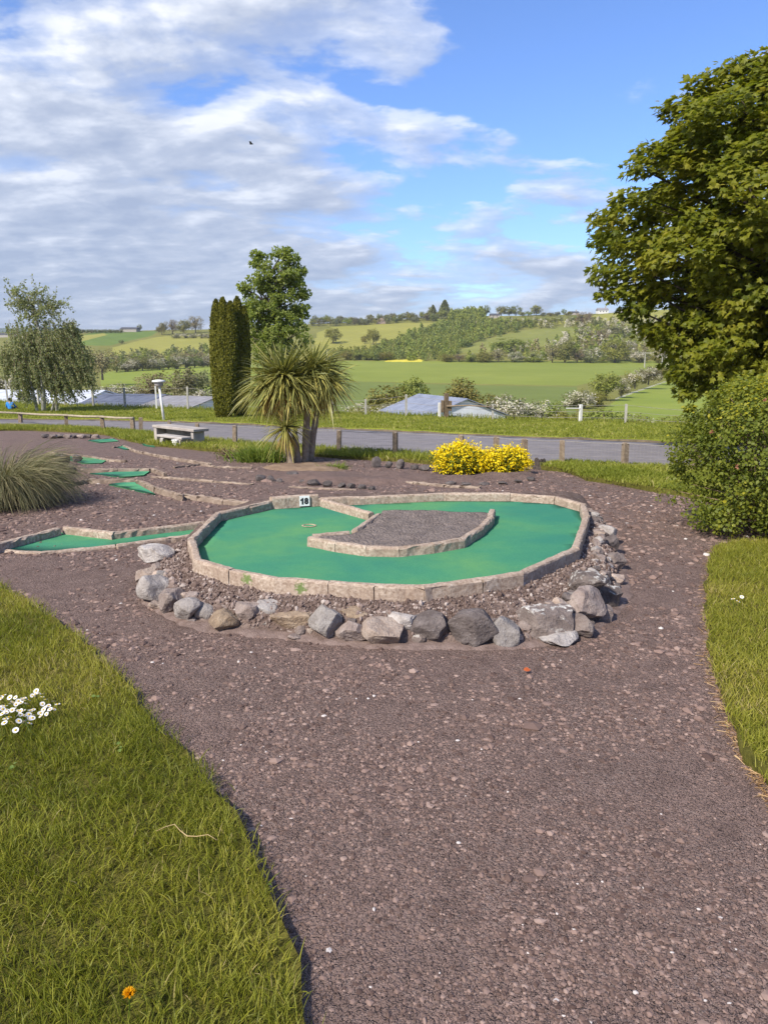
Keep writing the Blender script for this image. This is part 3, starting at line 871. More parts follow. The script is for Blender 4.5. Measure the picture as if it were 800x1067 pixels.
# ------------------------------------------------------------------ hole 18
ZF, ZT, ZS = .190, .268, .182
def FZ(px, py): return P(px, py, ZF)
def TZ(px, py): return P(px, py, ZT)
board_a, board_b = FZ(284, 530.5), FZ(332, 527.5)
outer = [board_a, FZ(231, 543), FZ(204.5, 571.5), TZ(211, 582), TZ(245, 591.5), TZ(291, 600), TZ(345, 604), TZ(392, 607), TZ(440, 608.5), TZ(498, 601),
         TZ(538, 594.5), TZ(595, 569.5), FZ(607, 546), FZ(603, 533), FZ(577, 525.5), FZ(531, 522.3), FZ(462, 522), FZ(375, 526), board_b]
cen = Vector((sum(p.x for p in outer) / len(outer), sum(p.y for p in outer) / len(outer), 0))
def offset_poly(poly, d, closed=True):
    """poly runs anticlockwise or clockwise; d>0 = away from centre"""
    n = len(poly); out = []
    area = sum(poly[i].x * poly[(i + 1) % n].y - poly[(i + 1) % n].x * poly[i].y for i in range(n))
    sg = 1 if area > 0 else -1
    for i in range(n):
        p = poly[i]
        if closed: a, b = poly[i - 1], poly[(i + 1) % n]
        else: a, b = poly[max(i - 1, 0)], poly[min(i + 1, n - 1)]
        e1 = (p - a).xy; e2 = (b - p).xy
        if e1.length < 1e-6: e1 = e2
        if e2.length < 1e-6: e2 = e1
        e1.normalize(); e2.normalize()
        n1 = Vector((e1.y, -e1.x)) * sg; n2 = Vector((e2.y, -e2.x)) * sg
        m = (n1 + n2)
        m = m.normalized() if m.length > .2 else n1
        c = max(.5, m.dot(n1))
        out.append(Vector((p.x + m.x * d / c, p.y + m.y * d / c, p.z)))
    return out
def kerb_seg(parent, a, b, ao, bo, zb, zt, zf=None, gap=.002, name='kerb', dz=0.0, rough=.0035, mat='kerb'):
    """one kerb stone from a to b (inner edge) and ao to bo (outer edge)"""
    zf = zf or (lambda x, y: 0.0)
    L = (b - a).length; n = max(2, int(L / .05))
    zt = zt + random.uniform(-.003, .003)
    prof = [(0, zb), (0, zt - .016), (.10, zt - .005), (.24, zt), (.76, zt), (.90, zt - .005), (1, zt - .016), (1, zb)]
    V = []; g = gap / max(L, .01)
    for i in range(n + 1):
        t = g + (1 - 2 * g) * i / n
        p = a.lerp(b, t); q = ao.lerp(bo, t)
        chip = random.random() < .16
        for k, (s, z) in enumerate(prof):
            x = p.x + (q.x - p.x) * s; y = p.y + (q.y - p.y) * s
            jj = rough * (3.2 if (chip and k in (1, 2, 5, 6)) else 1)
            V.append((x + random.uniform(-1, 1) * jj, y + random.uniform(-1, 1) * jj, z + zf(x, y) + dz * t + random.uniform(-1, .5) * jj * (1 if 0 < k < 7 else 0)))
    m = len(prof); F = []
    for i in range(n):
        for k in range(m - 1): F.append((i * m + k, i * m + k + 1, (i + 1) * m + k + 1, (i + 1) * m + k))
    F.append(tuple(range(m - 1, -1, -1))); F.append(tuple(n * m + k for k in range(m)))
    mb = MB(); mb.add(V, F)
    return link(name, mb.mesh(name, M[mat], False), parent)

hole = thing('golf_hole', 'raised minigolf hole 18 with C shaped green felt lane inside pale concrete kerbs', 'minigolf hole', (cen.x, cen.y, 0))
oo = offset_poly(outer, .058)
zf0 = lambda X, Y: ZF + (fbm(X * 2, Y * 2, 8, 2) - .4) * .006
link('felt', sheet_mesh('felt', offset_poly(outer, .004), zf0, .12, M['felt'], skirt=.03), hole)
n = len(outer)
for i in range(n):
    a, b, ao, bo = outer[i], outer[(i + 1) % n], oo[i], oo[(i + 1) % n]
    if i == n - 1:
        board = kerb_seg(hole, a, b, ao, bo, .08, ZT + .035, name='number_kerb')
        tag(board, 'taller end kerb carrying the number')
        continue
    m = max(1, round((b - a).length / .95))
    for k in range(m):
        kerb_seg(hole, a.lerp(b, k / m), a.lerp(b, (k + 1) / m), ao.lerp(bo, k / m), ao.lerp(bo, (k + 1) / m), .06, ZT)
# divider: kerb between the two ends of the lane, and the gravel island
def chain_kerbs(parent, pts, w, zb, zt, side=1, zf=None, maxlen=.6, name='kerb', mat='kerb', rough=.0035):
    o = []
    for i, p in enumerate(pts):
        e1 = (pts[i] - pts[i - 1]).xy if i else (pts[1] - pts[0]).xy
        e2 = (pts[i + 1] - pts[i]).xy if i < len(pts) - 1 else e1
        e1.normalize(); e2.normalize(); n1 = Vector((-e1.y, e1.x)) * side; n2 = Vector((-e2.y, e2.x)) * side
        mm = (n1 + n2); mm = mm.normalized() if mm.length > .3 else n1
        c = max(.55, mm.dot(n1)); o.append(Vector((p.x + mm.x * w / c, p.y + mm.y * w / c, p.z)))
    for i in range(len(pts) - 1):
        m = max(1, round((pts[i + 1] - pts[i]).length / maxlen))
        for k in range(m):
            kerb_seg(parent, pts[i].lerp(pts[i + 1], k / m), pts[i].lerp(pts[i + 1], (k + 1) / m), o[i].lerp(o[i + 1], k / m), o[i].lerp(o[i + 1], (k + 1) / m), zb, zt, zf, name=name, mat=mat, rough=rough)
    return o
ZI = ZT - .004
div = [FZ(334, 528), FZ(384, 542.5)]
chain_kerbs(hole, div, .06, .17, ZI, 1)
d2 = [FZ(384.2, 543), FZ(399, 540), FZ(371, 560.5)]
chain_kerbs(hole, [FZ(391, 543.5), FZ(366, 561.5)], .055, .17, ZI, 1)
chain_kerbs(hole, [FZ(365, 562.5), FZ(327, 566)], .045, .17, ZI - .008, -1)
isl = [FZ(320, 569.5), FZ(349, 575.5), FZ(381, 580), FZ(416, 580.6), FZ(452, 577), FZ(484, 571), FZ(503, 558.5), FZ(514, 547), FZ(516, 539)]
iso = chain_kerbs(hole, isl, .058, .17, ZI, 1)
back = [P(511, 533.5, ZI - .01), P(450, 532, ZI - .01), P(399, 532.5, ZI - .01)]
isl_poly = [p + Vector((0, .02, 0)) for p in isl] + [P(512, 534, ZI - .012), P(450, 531, ZI - .012), P(399, 531.5, ZI - .012), P(395, 538, ZI - .012), P(368, 556, ZI - .012), P(330, 559.5, ZI - .012)]
gb = sheet_mesh('gravel_bed', isl_poly, lambda X, Y: ZI - .014 + (fbm(X * 9, Y * 9, 6, 3) - .44) * .03, .035, M['gravelbed'], skirt=.06)
link('gravel_bed', gb, hole)
# worn cup
mb = MB(); c = FZ(322, 548)
ring = lambda r, z: [(c.x + r * math.cos(t * math.pi / 12), c.y + r * math.sin(t * math.pi / 12), z) for t in range(24)]
V = ring(.062, ZF + .002) + ring(.050, ZF + .004) + ring(.046, ZF - .02) + ring(.02, ZF - .021)
F = [(24 * r + i, 24 * r + (i + 1) % 24, 24 * r + 24 + (i + 1) % 24, 24 * r + 24 + i) for r in range(3) for i in range(24)] + [tuple(72 + i for i in range(24))]
V = [(x, y, z + .003) for x, y, z in V]
mb.add(V, F); link('cup', mb.mesh('cup', M['cup']), hole)
# the number tile: on the face of the taller kerb
def number_tile():
    a, b = board_a, board_b
    d = (b - a).xy.normalized(); nrm = Vector((d.y, -d.x))
    if nrm.y > 0: nrm = -nrm
    t = (317.0 - 284) / 48.0
    c = a.lerp(b, t); w = .098; h = .098
    zc = ZT + .035 - .052
    base = Vector((c.x, c.y, zc)) + Vector((nrm.x, nrm.y, 0)) * .010
    ang = math.atan2(d.y, d.x)
    mb = MB(); box(mb, (base.x, base.y, zc - h / 2), (w, .008, h), ang, 0, 0, .0015)
    tile = link('number_tile', mb.mesh('number_tile', M['signwhite']), hole)
    cu = bpy.data.curves.new('numeral', 'FONT'); cu.body = '8'; cu.size = .088; cu.align_x = 'CENTER'; cu.align_y = 'CENTER'
    cu.extrude = .0006; cu.offset = .0050; cu.space_character = 1.02
    to = bpy.data.objects.new('numeral_tmp', cu); COL.objects.link(to)
    bpy.context.view_layer.update()
    me = bpy.data.meshes.new_from_object(to.evaluated_get(bpy.context.evaluated_depsgraph_get()))
    bpy.data.objects.remove(to)
    xs = [v.co.x for v in me.vertices]; ys = [v.co.y for v in me.vertices]
    cx8, cy8 = (min(xs) + max(xs)) / 2, (min(ys) + max(ys)) / 2; w8, h8 = max(xs) - min(xs), max(ys) - min(ys)
    k8 = .062 / h8
    f = base + Vector((nrm.x, nrm.y, 0)) * .0052
    wall = Matrix.Translation(f) @ Matrix.Rotation(ang, 4, 'Z') @ Matrix.Rotation(R(90), 4, 'X')
    me.transform(wall @ Matrix.Translation((.017, 0, 0)) @ Matrix.Scale(.040 / (w8 * k8), 4, Vector((1, 0, 0))) @ Matrix.Scale(k8, 4) @ Matrix.Translation((-cx8, -cy8, 0)))
    me.materials.clear(); me.materials.append(M['ink'])
    one = [(-.012, -.031), (-.012, .031), (-.024, .031), (-.028, .022), (-.041, .017), (-.041, .004), (-.028, .008), (-.028, -.031)]
    m1 = MB(); V = [wall @ Vector((x, y, z)) for z in (0, .0012) for x, y in one]; n1 = len(one)
    m1.add([tuple(v) for v in V], [tuple(range(n1 - 1, -1, -1)), tuple(range(n1, 2 * n1))] + [(q, (q + 1) % n1, n1 + (q + 1) % n1, n1 + q) for q in range(n1)])
    link('numeral', m1.mesh('numeral', M['ink']), tile)
    link('numeral', me, tile)
    tag(tile, 'white tile with bold black number 18')
number_tile()

# mound of stony soil under it
BASE_PX = [(150, 603), (150, 622), (172, 638), (196, 650), (240, 657), (300, 663), (340, 668), (400, 673), (450, 673), (500, 674), (545, 673), (590, 668), (620, 655), (640, 635), (649, 610), (646, 585), (640, 562), (628, 545)]
base = [P(*p) for p in BASE_PX]
def mound():
    A = []   # angular samples
    na = 220; cx, cy = cen.x, cen.y
    def hit(poly, an):
        d = Vector((math.cos(an), math.sin(an))); best = None
        for i in range(len(poly)):
            p, q2 = poly[i].xy - Vector((cx, cy)), poly[(i + 1) % len(poly)].xy - Vector((cx, cy))
            e = q2 - p; den = d.x * e.y - d.y * e.x
            if abs(den) < 1e-9: continue
            t = (p.x * e.y - p.y * e.x) / den; s = (p.x * d.y - p.y * d.x) / den
            if t > 0 and -1e-6 <= s <= 1.000001: best = t if best is None else max(best, t)
        return best or 1.0
    full = base + [P(600, 523, 0) + Vector((.2, .5, 0)), P(540, 518, 0), P(460, 515, 0), P(370, 516, 0), P(300, 519, 0) + Vector((0, .2, 0)), P(240, 530, 0) + Vector((0, .15, 0)), P(195, 560, 0), P(168, 585, 0)]
    rows = 22; V = []
    for i in range(na):
        an = 2 * math.pi * i / na
        r0 = hit(oo, an) - .03; r1 = hit(full, an) - .06
        front = r1 - r0 > .12
        for k in range(rows + 1):
            t = k / rows; r = r0 + (max(r1, r0 + .1) + .05 - r0) * t
            x = cx + math.cos(an) * r; y = cy + math.sin(an) * r
            zz = ZS * (1 - .30 * min(1, t / .6)) if t < .6 else ZS * .70 * (1 - ((t - .6) / .4) ** 1.3)
            nz = (fbm(x * 12, y * 12, 9, 4) - .46) * .075 * math.sin(math.pi * min(1, t * 1.1 + .06))
            V.append((x, y, zz + nz - .012 * (t > .98)))
    F = []
    for i in range(na):
        j = (i + 1) % na
        for k in range(rows): F.append((i * (rows + 1) + k, i * (rows + 1) + k + 1, j * (rows + 1) + k + 1, j * (rows + 1) + k))
    mb = MB(); mb.add(V, F); struct('mound', mb.mesh('mound', M['soil'], True))
    # crushed stone lying in the soil
    V = np.array(V).reshape(na, rows + 1, 3)
    mb = MB(); TV, TF = ico(1)
    nst = 14000
    ii = RNG.integers(0, na, nst); kk = RNG.random(nst) ** .9 * rows * .92
    k0 = kk.astype(int); f = kk - k0; i1 = (ii + 1) % na; g = RNG.random(nst)
    p = (V[ii, k0] * (1 - f)[:, None] + V[ii, k0 + 1] * f[:, None]) * (1 - g)[:, None] + (V[i1, k0] * (1 - f)[:, None] + V[i1, k0 + 1] * f[:, None]) * g[:, None]
    yb = P(628, 545).y + .25; keep = (p[:, 1] < yb) & ~((p[:, 1] > P(150, 590).y + .3) & (p[:, 0] < 0)); p = p[keep]; nst = len(p)
    sz = RNG.gamma(1.8, .0027, nst) + .0028
    sc = RNG.uniform(.6, 1.3, (nst, 1, 3)) * sz[:, None, None]
    vv = TV[None] * (1 + RNG.normal(0, .14, (nst, 12, 1))) * sc + (p + [0, 0, .002])[:, None, :]
    F = (TF[None] + (np.arange(nst) * 12)[:, None, None]).reshape(-1, 3)
    mb.add(vv.reshape(-1, 3), F, 0, np.repeat(RNG.random(nst), 12))
    m, nt, out = newmat('crushed_stone')
    a = N(nt, 'ShaderNodeAttribute', attribute_name='var')
    col = ramp(nt, a.outputs['Fac'], [(0, (.085, .056, .046)), (.5, (.165, .118, .10)), (.88, (.26, .20, .175)), (1, (.42, .36, .32))])
    finish(nt, out, col, .9, None, .2); M['crushed'] = m
    struct('crushed_stone', mb.mesh('crushed_stone', m), 'stuff')
mound()

def apron():
    inn = [p.copy() for p in base]; mb = MB(); V = []; F = []
    pts = []
    for a, b in zip(base[:-1], base[1:]):
        m = max(1, int((b - a).length / .04)); pts += [a.lerp(b, k / m) for k in range(m)]
    for p in pts:
        d = (p - cen); d.z = 0; d.normalize(); w = max(.01, .055 + .20 * (fbm(p.x * 5, p.y * 5, 61, 4) - .42))
        for o, z in ((-.12, .018), (-.03, .018), (w * .5, .010), (w, -.012)):
            q = p + d * o; V.append((q.x, q.y, float(path_z(q.x, q.y)) + z + random.uniform(-.003, .003)))
    for i in range(len(pts) - 1):
        for k in range(3): F.append((4 * i + k, 4 * i + k + 1, 4 * i + 5 + k, 4 * i + 4 + k))
    mb.add(V, F); struct('mortar_apron', mb.mesh('mortar_apron', M['apron'], True))
M['apron'] = simple('sandy_mortar', (.15, .105, .09), (.27, .20, .175), 14, .95, .9, .012, .1)
apron()
# the stones of its dry edging: (px, py, w, h, material, boxiness, base z or None, label)
STONES = [
 (160, 582, 32, 20, 'rock_pale', .0, .06, 'pale grey flat boulder at the far left end of the edging below the kerb corner', 1),
 (153, 601, 20, 15, 'rock_pink', .5, .0, 'small broken pinkish stone between two pale boulders at the left end of the edging', 2),
 (158, 617, 30, 27, 'rock_blue', .0, .0, 'smooth pale blue grey rounded boulder at the left corner of the mound', 3),
 (177, 630, 22, 24, 'rock_brown', .2, .0, 'brown grey stone standing just right of the smooth pale corner boulder', 4),
 (193, 639, 26, 24, 'rock_blue', .0, .0, 'leaning pale oval cobble left of the small grey round one', 5),
 (212, 641, 20, 18, 'rock_blue', .0, .0, 'small grey round cobble before the buff lump in the left part of the edging', 6),
 (232, 649, 26, 20, 'rock_buff', .1, .0, 'knobbly buff brown lump of stone low in the left part of the edging', 7),
 (257, 644, 22, 24, 'rock_brown', .3, .0, 'upright brownish grey stone between the buff lump and a pale mottled stone', 8),
 (281, 643, 27, 25, 'rock_pale', .15, .0, 'pale mottled grey stone just left of the rectangular buff block', 9),
 (303, 651, 38, 21, 'rock_buff', .8, .0, 'rectangular buff sandstone block laid level in the edging', 10),
 (336, 652, 32, 33, 'rock_pale', .15, .0, 'tall round pale grey boulder right of the rectangular buff block', 11),
 (371, 643, 37, 14, 'rock_buff', .3, .075, 'flat orange brown slab lying on top of a grey brown stone', 12),
 (368, 661, 29, 23, 'rock_brown', .25, .0, 'grey brown stone under the flat orange brown slab', 13),
 (398, 663, 37, 25, 'rock_pink', .1, .0, 'lumpy cream coloured stone in the middle of the edging', 14),
 (417, 649, 36, 15, 'rock_pale', .5, .07, 'flat grey stone wedged above the cream one and left of the dark angular slate', 15),
 (449, 657, 40, 30, 'rock_dark', .35, .0, 'dark slate grey angular stone with a sloping top', 16),
 (494, 657, 45, 35, 'rock_dark', .0, .0, 'largest dark grey rounded disc shaped boulder at the front', 17),
 (528, 661, 27, 27, 'rock_blue', .0, .0, 'round lilac grey cobble right of the largest dark disc shaped boulder', 18),
 (570, 653, 50, 31, 'rock_lich', .65, .0, 'long dark brown block with white lichen on its top edge', 19),
 (615, 612, 34, 24, 'rock_lich', .1, .115, 'grey stone with bright white lichen blotches sitting on the brown wedge', 20),
 (611, 635, 38, 32, 'rock_brown', .3, .03, 'brown wedge shaped stone below the lichen blotched one', 21),
 (606, 656, 25, 22, 'rock_brown', .2, .0, 'ochre brown stone at the foot of the brown wedge', 22),
 (585, 670, 36, 13, 'rock_pale', .3, -.012, 'low pale slab half buried before the lichen topped block', 23),
 (636, 624, 22, 22, 'rock_lich', .2, .0, 'dark brown stone on the right side of the mound below a small pale one', 24),
 (631, 641, 18, 16, 'rock_brown', .2, .0, 'small brown stone low on the right corner of the mound', 25),
 (634, 556, 18, 13, 'rock_pale', .2, .05, 'grey stone with a white top at the far right end of the edging', 26),
 (637, 568, 14, 16, 'rock_dark', .2, .03, 'small dark upright stone on the right side next to the white topped one', 27),
 (640, 587, 18, 18, 'rock_brown', .3, .0, 'square grey brown stone halfway along the right side of the mound', 28),
 (643, 606, 16, 13, 'rock_pink', .2, .0, 'small pale stone on the right side above the dark brown one', 29),
 (161, 632, 13, 9, 'rock_pink', .2, .0, 'small buff pebble tucked under the smooth pale corner boulder', 30),
 (307, 665, 14, 7, 'rock_brown', .2, -.006, 'tiny flat stone in front of the rectangular buff block', 31),
]
for px, py, w, h, mt, bx, z0, lab, sd in STONES:
    u, r = ray(px, py + h / 2)
    Y = (z0 - EYE) / r
    s = Y / FPX * 1.02
    W, H = w * s * 1.27, h * s * 1.17
    dp = min(W, .9 * W + .02) * (.85 if bx < .5 else .7)
    V, F = stone_verts(4, (15 if bx < .4 else 7) if mt != 'rock_blue' else 7, bx, .07 if mt != 'rock_blue' else .04, sd)
    an = random.uniform(-.5, .5) if bx < .5 else random.uniform(-.12, .12)
    ext = V.max(0) - V.min(0); V = V - (V.max(0) + V.min(0)) / 2
    V = V / ext * np.array([W, dp, H])
    if sd == 16: V[:, 0] += V[:, 2] * .35; V[:, 2] += V[:, 0] * .14
    if sd == 5: V[:, 0] += V[:, 2] * .3
    V = V @ np.array([[math.cos(an), math.sin(an), 0], [-math.sin(an), math.cos(an), 0], [0, 0, 1]])
    x = u * Y; y = Y + dp * .40
    V = V + np.array([x * (1 + .0), y, z0 + H / 2 - .006])
    mb = MB(); mb.add(V, F)
    single('edging_stone', mb.mesh('edging_stone', M[mt], mt == 'rock_blue'), lab, 'stone', (x, y, max(z0, 0)), 'stones edging the mound of hole 18')

def fillers():
    mats = ['rock_brown', 'rock_dark', 'rock_pale', 'rock_pink', 'rock_lich', 'rock_brown']
    i = 0
    pts = []
    for a, b in zip(base[:-1], base[1:]):
        m = max(1, int((b - a).length / .06)); pts += [a.lerp(b, k / m) for k in range(m)]
    for p in pts:
        right = p.x > P(590, 665).x
        if random.random() < .9:
            d = (cen - p); d.z = 0; d.normalize(); q = p + d * random.uniform(.03, .09); r = random.uniform(.022, .050); i += 1
            V, F = stone_verts(2, 9, .1, .08, 500 + i); V = V * [r, r, r * .8]; mb = MB(); mb.add(V + np.array([q.x, q.y, r * .55]), F)
            single('wedged_stone', mb.mesh('wedged_stone', M[random.choice(mats)]), 'small rough stone filling a gap at the foot of the edging row', 'stone', (q.x, q.y, 0), 'small stones at the foot of the edging row')
        for course in range(2 if right else 1):
            if random.random() < (.22 if not right else .05): continue
            d = (cen - p); d.z = 0; d.normalize()
            q = p + d * (random.uniform(.10, .16) + .05 * course); z = random.uniform(.07, .11) + .05 * course
            r = random.uniform(.034, .060); i += 1
            V, F = stone_verts(3, 12, .15, .08, 200 + i); V = V * [r, r, r * random.uniform(.6, .9)]
            an = random.uniform(0, 6.28); V = V @ np.array([[math.cos(an), math.sin(an), 0], [-math.sin(an), math.cos(an), 0], [0, 0, 1]])
            mb = MB(); mb.add(V + np.array([q.x, q.y, z]), F)
            single('wedged_stone', mb.mesh('wedged_stone', M[random.choice(mats)]), 'small rough stone wedged into the soil behind the front row of edging stones', 'stone', (q.x, q.y, z - r * .6), 'small stones wedged behind the edging row')
fillers()
# ------------------------------------------------------------------ the other lanes
gz1 = lambda x, y: float(gz(x, y))
def lane(label, felt_px, kerbs, zfelt=.02, kh=.085, group='other minigolf lanes', w=.055):
    fp = [PG(x, y, zfelt) for x, y in felt_px]
    c = sum(fp, Vector()) / len(fp)
    t = thing('golf_lane', label, 'minigolf lane', (c.x, c.y, gz1(0, c.y)), group)
    link('felt', sheet_mesh('felt', fp, zplus(zfelt), .2, M['felt'], skirt=.03), t)
    for line, hh, side in kerbs:
        pts = [PG(x, y, hh) for x, y in line]
        chain_kerbs(t, pts, w, -.03, hh * (1 if pts[0].y < 9 else .85), side, gz1, .7, mat='kerb' if pts[0].y < 8 else 'kerb_old', rough=.004 if pts[0].y < 8 else .010)
    return t
lane('long green lane left of hole 18 with a widened left end in low kerbs',
     [(3, 571), (64, 555), (90, 556.5), (118, 559), (216, 547), (203, 556.5), (121, 567), (84, 572), (45, 574.5), (20, 573)],
     [([(-12, 569), (64, 549.5)], .09, 1), ([(65, 549), (117, 555)], .085, 1), ([(119, 554.5), (221, 542.5)], .085, 1), ([(121, 566), (205, 555)], .045, -1), ([(5, 571.5), (45, 574), (120, 567)], .028, -1)])
lane('tapering green lane behind the long one with a kerb running far to the right',
     [(114, 504), (139, 501.5), (150, 508), (162, 514.5), (148, 512)],
     [([(71, 502), (92, 498.5)], .07, 1), ([(92, 498), (141, 498)], .08, 1), ([(141.5, 498), (160, 506), (188, 514)], .09, 1), ([(189, 514.3), (232, 520), (262, 523)], .06, 1)])
lane('green lane with a straight back kerb behind the dark rock beside pampas grass',
     [(94, 493), (122, 491.5), (156, 491), (150, 495), (128, 497), (105, 494)],
     [([(84, 488), (122, 487.5)], .08, 1), ([(122.5, 487.5), (156, 487)], .08, 1), ([(156.5, 487), (170, 492)], .07, 1)])
lane('bright green lane beside two dark rocks near the tip of the pampas grass',
     [(58, 473), (78, 475.5), (112, 479), (106, 482.5), (86, 482.5), (72, 478)],
     [([(48, 470), (92, 474.5)], .06, 1), ([(92, 474.5), (113, 478), (131, 479)], .06, 1)])
lane('farthest green lane by the row of grey rocks under the verge',
     [(92, 458.5), (118, 457), (124, 459.5), (104, 461)], [([(92, 457), (120, 456)], .03, 1)])
lane('tiny green triangle of lane at the bend of a long pale kerb',
     [(121, 465.5), (128, 464), (135, 468), (129, 468)], [([(119, 465), (128, 463.5)], .05, 1), ([(128, 463.5), (142, 469), (165, 473.5), (189, 477.5), (219, 482)], .06, 1)])
lane('small pale green lane end below the concrete bench',
     [(147, 461), (158, 462.5), (162, 465.5), (150, 464)], [([(147, 460.5), (160, 462.5)], .03, 1)])
def edging(label, line, hh=.06, mat='kerb'):
    pts = [PG(x, y, hh) for x, y in line]; c = pts[len(pts) // 2]
    t = thing('kerb_edging', label, 'kerb', (c.x, c.y, gz1(0, c.y)), 'low concrete edgings across the tarmac')
    chain_kerbs(t, pts, .05, -.03, hh * .75, 1, gz1, .6, mat='kerb_old', rough=.010)
edging('low pale kerb line crossing the tarmac left of the cordyline bed', [(156, 495), (188, 497), (222, 500), (262, 503)], .04)
edging('low pale kerb line on the left edge of the cordyline bed', [(182, 485.5), (208, 482.5), (226, 485), (262, 486)], .04)
edging('low kerb line between the cordyline bed and the yellow bush', [(404, 499.5), (430, 501), (462, 504), (500, 506)], .05)
edging('short kerb line behind the number end of hole 18', [(300, 506), (345, 508), (372, 509)], .03)

def rock(px, py, w, h, mt, label, name='rock', group='dark rocks around the beds', sd=None, bx=.15):
    p = PG(px, py); s = p.y / FPX * 1.02
    V, F = stone_verts(2, 9, bx, .08, sd if sd is not None else int(px * 13 + py))
    ext = V.max(0) - V.min(0); V = V - (V.max(0) + V.min(0)) / 2
    W, H = w * s, h * s * 1.15
    V = V / ext * np.array([W, W * .8, H]) + np.array([p.x, p.y + W * .35, p.z + H / 2 - H * .12])
    mb = MB(); mb.add(V, F)
    single(name, mb.mesh(name, M[mt], False), label, 'rock', (p.x, p.y + W * .35, p.z), group)
for px, py, w, h, lab in [
    (64, 486, 14, 13, 'dark pointed rock touching the right side of the pampas grass'), (80, 482, 10, 8, 'dark rock sitting on the edge of the bright green lane'),
    (73, 494, 11, 9, 'dark rock low beside the pampas grass in front of the pointed one'), (88, 492, 9, 5, 'small rounded brown rock at the left end of a straight kerb')]:
    rock(px, py, w, h, 'rock_black', lab)
for i, px in enumerate((46, 54, 62, 70, 78, 84, 91, 99)):
    rock(px, 456.5 + (i % 2) * .6, 9, 4.2, 'rock_brown' if i % 2 else 'rock_dark', 'grey rock in the far row under the left verge', 'border_rock', 'grey rocks rowed under the left verge')
for i, (px, py, w, h) in enumerate([(392, 487, 10, 11), (405, 488, 8, 7), (417, 489, 9, 10), (432, 489.5, 9, 5), (443, 491, 12, 6), (453, 492, 8, 5)]):
    rock(px, py, w, h, 'rock_black', ['tallest dark rock in the row between cordyline and yellow bush', 'dark rock second from the cordyline end of the rock row', 'dark knobbly rock in the middle of the row left of the yellow bush', 'low flat dark rock right of the knobbly middle one', 'broad dark rock nearing the yellow bush', 'small dark rock touching the yellow bush'][i], 'border_rock', 'dark rocks left of the yellow bush')
for i, (px, py, w, h) in enumerate([(271, 502, 11, 7), (282, 502, 9, 6), (304, 498, 13, 6), (326, 506, 14, 6), (339, 500, 12, 6), (341, 507, 10, 6), (356, 508, 9, 5), (366, 509, 10, 5), (377, 510, 9, 4.5), (387, 511, 8, 4), (291, 503, 7, 4), (315, 503, 7, 3), (378, 497, 10, 3.5), (390, 498, 9, 3)]):
    rock(px, py, w, h, 'rock_black', 'dark rock in the broken stone border before the cordyline', 'border_rock', 'dark rocks bordering the cordyline bed')
for i, (px, py, w, h) in enumerate([(470, 505, 12, 3), (486, 506, 10, 3), (505, 506, 12, 3), (524, 505, 10, 3), (540, 503, 9, 3), (553, 501, 9, 3.5), (460, 500, 8, 4)]):
    rock(px, py, w, h, 'rock_black', 'low dark rock half sunk in the tarmac before the yellow bush', 'border_rock', 'low rocks before the yellow bush')
# bare soil of the cordyline bed
bed_px = [(268, 487), (290, 484), (318, 481.5), (345, 482), (368, 485), (362, 490), (335, 492), (305, 491.5), (280, 490)]
bed = [PG(*p) for p in bed_px]
def dome(poly, lo, hi, wdt, amp, sc):
    P_ = np.array([(p.x, p.y) for p in poly]); Q_ = np.roll(P_, -1, 0)
    def f(X, Y):
        d = np.full(np.shape(X), 9.0)
        for a, b in zip(P_, Q_):
            e = b - a; t = np.clip(((X - a[0]) * e[0] + (Y - a[1]) * e[1]) / (e @ e), 0, 1)
            d = np.minimum(d, np.hypot(X - a[0] - t * e[0], Y - a[1] - t * e[1]))
        k = np.clip(d / wdt, 0, 1); return gz(X, Y) + lo + (hi - lo) * k * (2 - k) + (fbm(np.asarray(X) * sc, np.asarray(Y) * sc, 2, 4) - .44) * amp
    return f
struct('soil_bed', sheet_mesh('soil_bed', bed, dome(bed, -.03, .03, .3, .08, 3), .09, M['brownsoil'], skirt=.05, edge=.03))
bed2 = [PG(*p) for p in [(240, 497), (300, 493), (380, 494), (470, 497), (565, 492), (560, 500), (470, 504), (400, 506), (330, 505), (262, 501)]]
struct('raised_border', sheet_mesh('raised_border', bed2, dome(bed2, -.04, .06, .4, .14, 2.5), .10, M['tarmac'], skirt=.05, edge=.03))
# tree stump
def stump():
    p = PG(563, 489); s = p.y / FPX
    mb = MB(); V = []; seg = 20; rows = [(0, 1.25), (.4, .95), (.75, .85), (1, .72)]
    for t, rr in rows:
        for k in range(seg):
            an = 2 * math.pi * k / seg; jag = random.uniform(-.25, .3) if t == 1 else 0
            r = 6.5 * s * rr * (1 + .22 * math.sin(an * 3 + 1) + random.uniform(-.08, .08))
            V.append((p.x + r * math.cos(an), p.y + .1 + r * math.sin(an), p.z - .02 + 11 * s * (t + jag * .5)))
    V.append((p.x, p.y + .1, p.z + 6 * s)); F = [(r * seg + k, r * seg + (k + 1) % seg, (r + 1) * seg + (k + 1) % seg, (r + 1) * seg + k) for r in range(3) for k in range(seg)]
    F += [(3 * seg + k, 3 * seg + (k + 1) % seg, 4 * seg) for k in range(seg)]
    mb.add(V, F); single('tree_stump', mb.mesh('tree_stump', M['stump']), 'dark jagged tree stump right of the yellow bush', 'tree stump', p)
stump()

